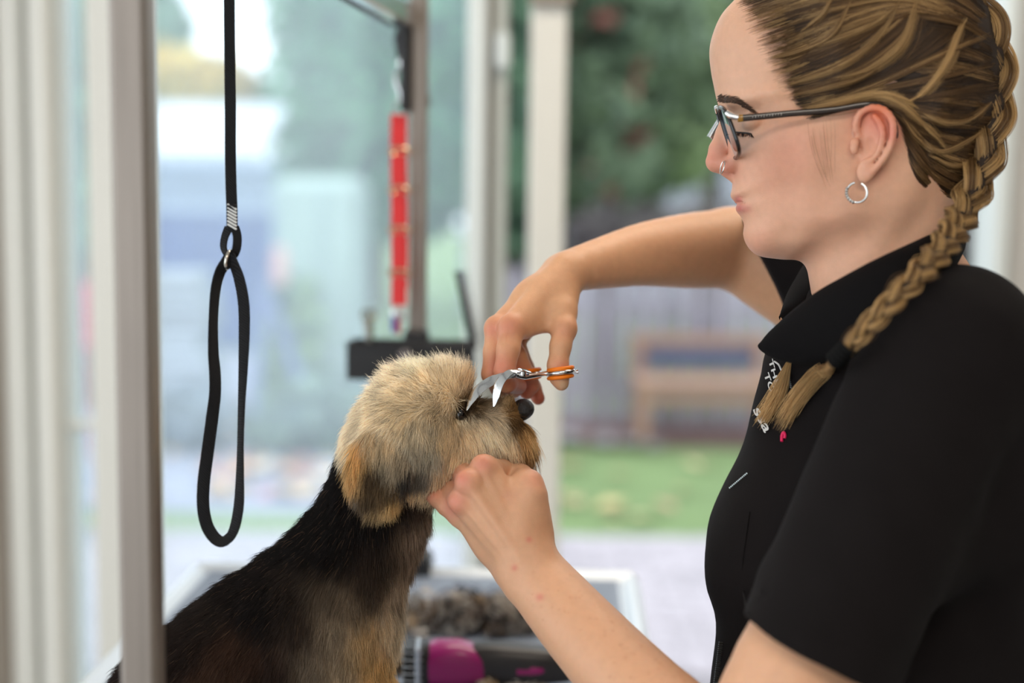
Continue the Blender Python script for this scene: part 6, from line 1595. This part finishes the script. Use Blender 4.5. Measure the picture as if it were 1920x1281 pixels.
def fur(V, F, n, seed, K=5):
    g = np.random.default_rng(seed)
    q = V[F]; tri = np.concatenate([q[:, [0, 1, 2]], q[:, [0, 2, 3]]]); nrm = np.cross(tri[:, 1] - tri[:, 0], tri[:, 2] - tri[:, 0]); ar = np.linalg.norm(nrm, axis=1) + 1e-15; nrm = nrm / ar[:, None]
    ctr = tri.mean(1); w = ar.copy()
    w *= np.where(ctr[:, 2] < DD + .01, 1.0, 0.45); w *= np.where(ctr[:, 1] > cpt(0, 1330, DD)[1], 0.3, 1.0)
    hd0 = dog_fields(ctr)[3]; w *= np.where(hd0, 1.7, 1.0)
    i = g.choice(len(tri), n, p=w / w.sum()); a, b = g.random((2, n)); s = a + b > 1; a[s] = 1 - a[s]; b[s] = 1 - b[s]
    P = tri[i, 0] + a[:, None] * (tri[i, 1] - tri[i, 0]) + b[:, None] * (tri[i, 2] - tri[i, 0]); Nn = nrm[i]
    u, v, ea, hd_ = dog_fields(P)
    gg = 1 + (np.minimum(P[:, 2], 2 * DD - P[:, 2]) - DD) / DD; pu = 960 + (u - 960) / gg; pv = 640.5 + (v - 640.5) / gg
    D2 = np.where(hd_[:, None], rbf(pu, pv, head_dir, 16), rbf(pu, pv, body_dir, 45)); D2 = np.where(ea[:, None], np.array([-.12, 1.0]), D2)
    D = np.concatenate([D2, np.zeros((n, 1))], 1)
    # slow swirls so locks separate
    sw = np.stack([vnoise(P, 70, seed + 1), vnoise(P, 70, seed + 2), vnoise(P, 70, seed + 3)], 1); D = D + sw * 0.28 + g.normal(0, .16, (n, 3))
    D = D - Nn * (D * Nn).sum(1)[:, None] * 0.85; D /= np.linalg.norm(D, axis=1)[:, None] + 1e-9
    L = np.where(hd_, 0.0125, 0.0100); L = np.where(ea, 0.0175, L)
    def boost(cx, cy, r, val): return val * np.exp(-((pu - cx) ** 2 + (pv - cy) ** 2) / (2 * r * r))
    L = L + hd_ * (boost(875, 705, 22, .004) + boost(790, 700, 60, .001) + boost(985, 832, 22, .008) + boost(940, 845, 30, .003)) - hd_ * (boost(925, 762, 22, .003) + boost(960, 760, 22, .004) + boost(865, 775, 13, .006) + boost(982, 768, 9, .005) + boost(905, 775, 14, .004)) + (~hd_) * (boost(745, 1150, 40, .003) + boost(790, 980, 30, .002))
    cl = vnoise(P, 150, 17); L = np.maximum(L, 0.0025) * np.where(hd_, g.uniform(.65, 1.2, n) * (1 + .16 * cl), g.uniform(.6, 1.3, n) * (1 + .25 * cl))
    lift = np.where(hd_, 0.42, 0.42) + hd_ * (boost(875, 700, 25, .7) + boost(800, 690, 60, .35) + boost(720, 715, 45, .25)) - ea * 0.15 + hd_ * boost(985, 825, 22, .22)
    lift = lift * np.where(hd_, g.uniform(.45, 1.35, n) * (1 + .2 * cl), g.uniform(.35, 1.6, n) * (1 + .4 * cl))
    t = np.linspace(0, 1, K)[None, :, None]
    drop = np.array([0, 1.0, 0])
    pts = P[:, None] - Nn[:, None] * .0008 + L[:, None, None] * (D[:, None] * (t * (1 - 0.12 * lift[:, None, None]) + 0.10 * t * t) + Nn[:, None] * (lift[:, None, None] * (1.25 * t - 0.5 * t * t)) + drop * (0.16 * t * t))
    pts = pts + (L[:, None, None] * 0.06) * g.normal(0, 1, (n, 1, 3)) * t * t
    C = dog_color(P); nearfun = (pu - 862) ** 2 + ((pv - 775) * 1.2) ** 2 < 64; L = np.where(nearfun & hd_, .0012, L); pts = np.where((nearfun & hd_)[:, None, None], P[:, None] - Nn[:, None] * .002, pts)
    st = vnoise(np.stack([pu * .09 + pv * .012, pv * .022, P[:, 2] * 40], 1), 1.0, 13) * np.where(ea, .55, np.where(hd_, .2, .25)); C = C * np.clip(1 + st, .3, 1.8)[:, None]
    lum = C.mean(1)
    k1 = g.normal(0, .17, n) + 0.16 * vnoise(P, 220, 11); C = C * np.clip(1 + k1, .6, 1.6)[:, None]
    odd = g.random(n) < 0.05; C = np.where((odd & (lum > .12))[:, None], C * 0.4, C); odd2 = g.random(n) < 0.03
    C = np.where((odd2 & (lum < .05))[:, None], np.array(srgb(104, 80, 60)), C)
    ramp = np.linspace(0.95, 1.1, K)[None, :, None]
    rad = np.array([1, .95, .85, .6, .2]) * 0.00017
    R = rad[None] * np.where(hd_, 1.0, .95)[:, None] * g.uniform(.7, 1.3, (n, 1))
    return pts, R, C[:, None] * ramp
S = fur(Vd, Fd, 190000, 91)
_kp = ~((f_dnose(S[0][:, 0].astype(np.float32)) < 0.0015) | (f_dnose(S[0][:, -1].astype(np.float32)) < 0.0005))
S = tuple(x[_kp] for x in S)
o = strands_obj('coat', c2w(S[0]), S[1], S[2], M_fur, DOG)
# nose with nostrils
Vn, Fn = surface(f_dnose, *bbox_of([dp(945, 740, -30), dp(1010, 800, 30)], 0.002), 0.8 * mm)
mesh_obj('nose', c2w(Vn), Fn, mat('dog_nose', srgb(24, 20, 20), 0.32, spec=0.6, bump=0.5, bscale=1800), DOG, True)
for sg in (-1, 1):
    q = dnear(862, 777, -59); q = q.copy()
    if sg > 0: q[2] = 2 * DD - q[2]
    pr_ = [(max(1e-5, 0.0056 * math.sin(math.pi * i / 10)), -0.0056 * math.cos(math.pi * i / 10)) for i in range(11)]
    eo = MB().lathe(pr_, c2w(q), 18).build('eye', mat('dog_eye', srgb(16, 10, 8), 0.16, spec=0.5, coat=0.4), DOG, smooth=True)

# ================================================================== curved scissors in the hand
SX = empty('curved_scissors', at(985, 702, 1.285)); tag(SX, 'steel curved grooming scissors with orange finger rings held over the dog\'s muzzle', 'scissors')
M_sst = mat('scissor_steel', (0.74, 0.75, 0.76), 0.16, metal=1.0, noise=0.06, nscale=60); M_or = mat('orange_rubber', srgb(245, 126, 12), 0.45, spec=0.4)
def blade(name, path, hw, thick, parent, side):
    """flat blade along a camera-space path; side: direction of its width"""
    n = 40; A = smooth_path([cpt(*p) for p in path], n); w = np.interp(np.linspace(0, 1, n), np.linspace(0, 1, len(hw)), hw)
    T = np.gradient(A, axis=0); T /= np.linalg.norm(T, axis=1)[:, None]; s = np.array(side, float); W = s - T * (T @ s)[:, None]; W /= np.linalg.norm(W, axis=1)[:, None]; N = np.cross(T, W)
    V = []; F = []; sec = [(-1, .15), (-.2, 1), (.8, 1), (1, .3), (1, -.3), (.8, -1), (-.2, -1), (-1, -.15)]; k = len(sec)
    for i in range(n):
        for a, b in sec: V.append(c2w(A[i] + W[i] * a * w[i] + N[i] * b * thick / 2 * (1 - .5 * i / n)))
    for i in range(n - 1):
        for j in range(k): F.append((i * k + j, i * k + (j + 1) % k, (i + 1) * k + (j + 1) % k, (i + 1) * k + j))
    F.append(tuple(range(k - 1, -1, -1))); F.append(tuple((n - 1) * k + j for j in range(k)))
    o = mesh_obj(name, np.array(V), F, M_sst, parent, True); o.data.set_sharp_from_angle(angle=math.radians(30)); return o
blade('blade', [(994, 699, 1.268), (977, 695, 1.262), (959, 697, 1.258), (945, 707, 1.256), (935, 722, 1.255), (930, 742, 1.254), (926, 763, 1.253)], [.0022, .0028, .0036, .0044, .0046, .0038, .0006], .0022, SX, (-.75, -.25, .55))
blade('blade', [(988, 706, 1.268), (962, 703, 1.262), (932, 710, 1.262), (909, 722, 1.262), (894, 735, 1.260), (883, 752, 1.258), (875, 770, 1.256)], [.0022, .0034, .0046, .0052, .0052, .0042, .0006], .0022, SX, (-.4, -.65, .6))
# shanks
MB().tube([at(968, 704, 1.261), at(985, 707, 1.266), at(1000, 705, 1.273), at(1020, 701, 1.282), at(1034, 699, 1.285)], [.0026, .0025, .0022, .0022, .0024], 10, flat=(1.0, .8)).build('shank', M_sst, SX, smooth=True)
MB().tube([at(974, 696, 1.261), at(988, 698, 1.282), at(992, 702, 1.305)], [.0026, .0024, .0022], 10).build('shank', M_sst, SX, smooth=True)
MB().lathe([(.0002, -.0022), (.0030, -.0020), (.0034, 0), (.0030, .0020), (.0002, .0022)], at(980, 701, 1.262), 16).build('pivot_screw', M_sst, SX, smooth=True)
def ring3(c, r1, r2, tube, m, name, dy=0.0, tilt=-.12):
    pts = [c2w(c + np.array([r1 * math.cos(a), dy + tilt * r1 * math.cos(a), r2 * math.sin(a)])) for a in np.linspace(0, 2 * math.pi, 37)[:-1]]
    return MB().tube(pts, tube, 10, closed=True).build(name, m, SX, smooth=True)
rc = cpt(1051, 698.5, 1.2865)
ring3(rc, .0118, .0128, .0021, M_sst, 'finger_ring')
ring3(rc, .0108, .0118, .0019, M_or, 'ring_insert', -.0034); ring3(rc, .0106, .0116, .0019, M_or, 'ring_insert', .0042)
rf = cpt(990, 702, 1.326)
ring3(rf, .0118, .0128, .0021, M_sst, 'finger_ring'); ring3(rf, .0108, .0118, .0019, M_or, 'ring_insert', -.0034); ring3(rf, .0108, .0118, .0019, M_or, 'ring_insert', .0034)
MB().tube([at(1074, 698, 1.286), at(1079, 697.5, 1.286), at(1084, 697, 1.286)], [.0012, .0014, .0024], 10).build('finger_rest', M_sst, SX, smooth=True)
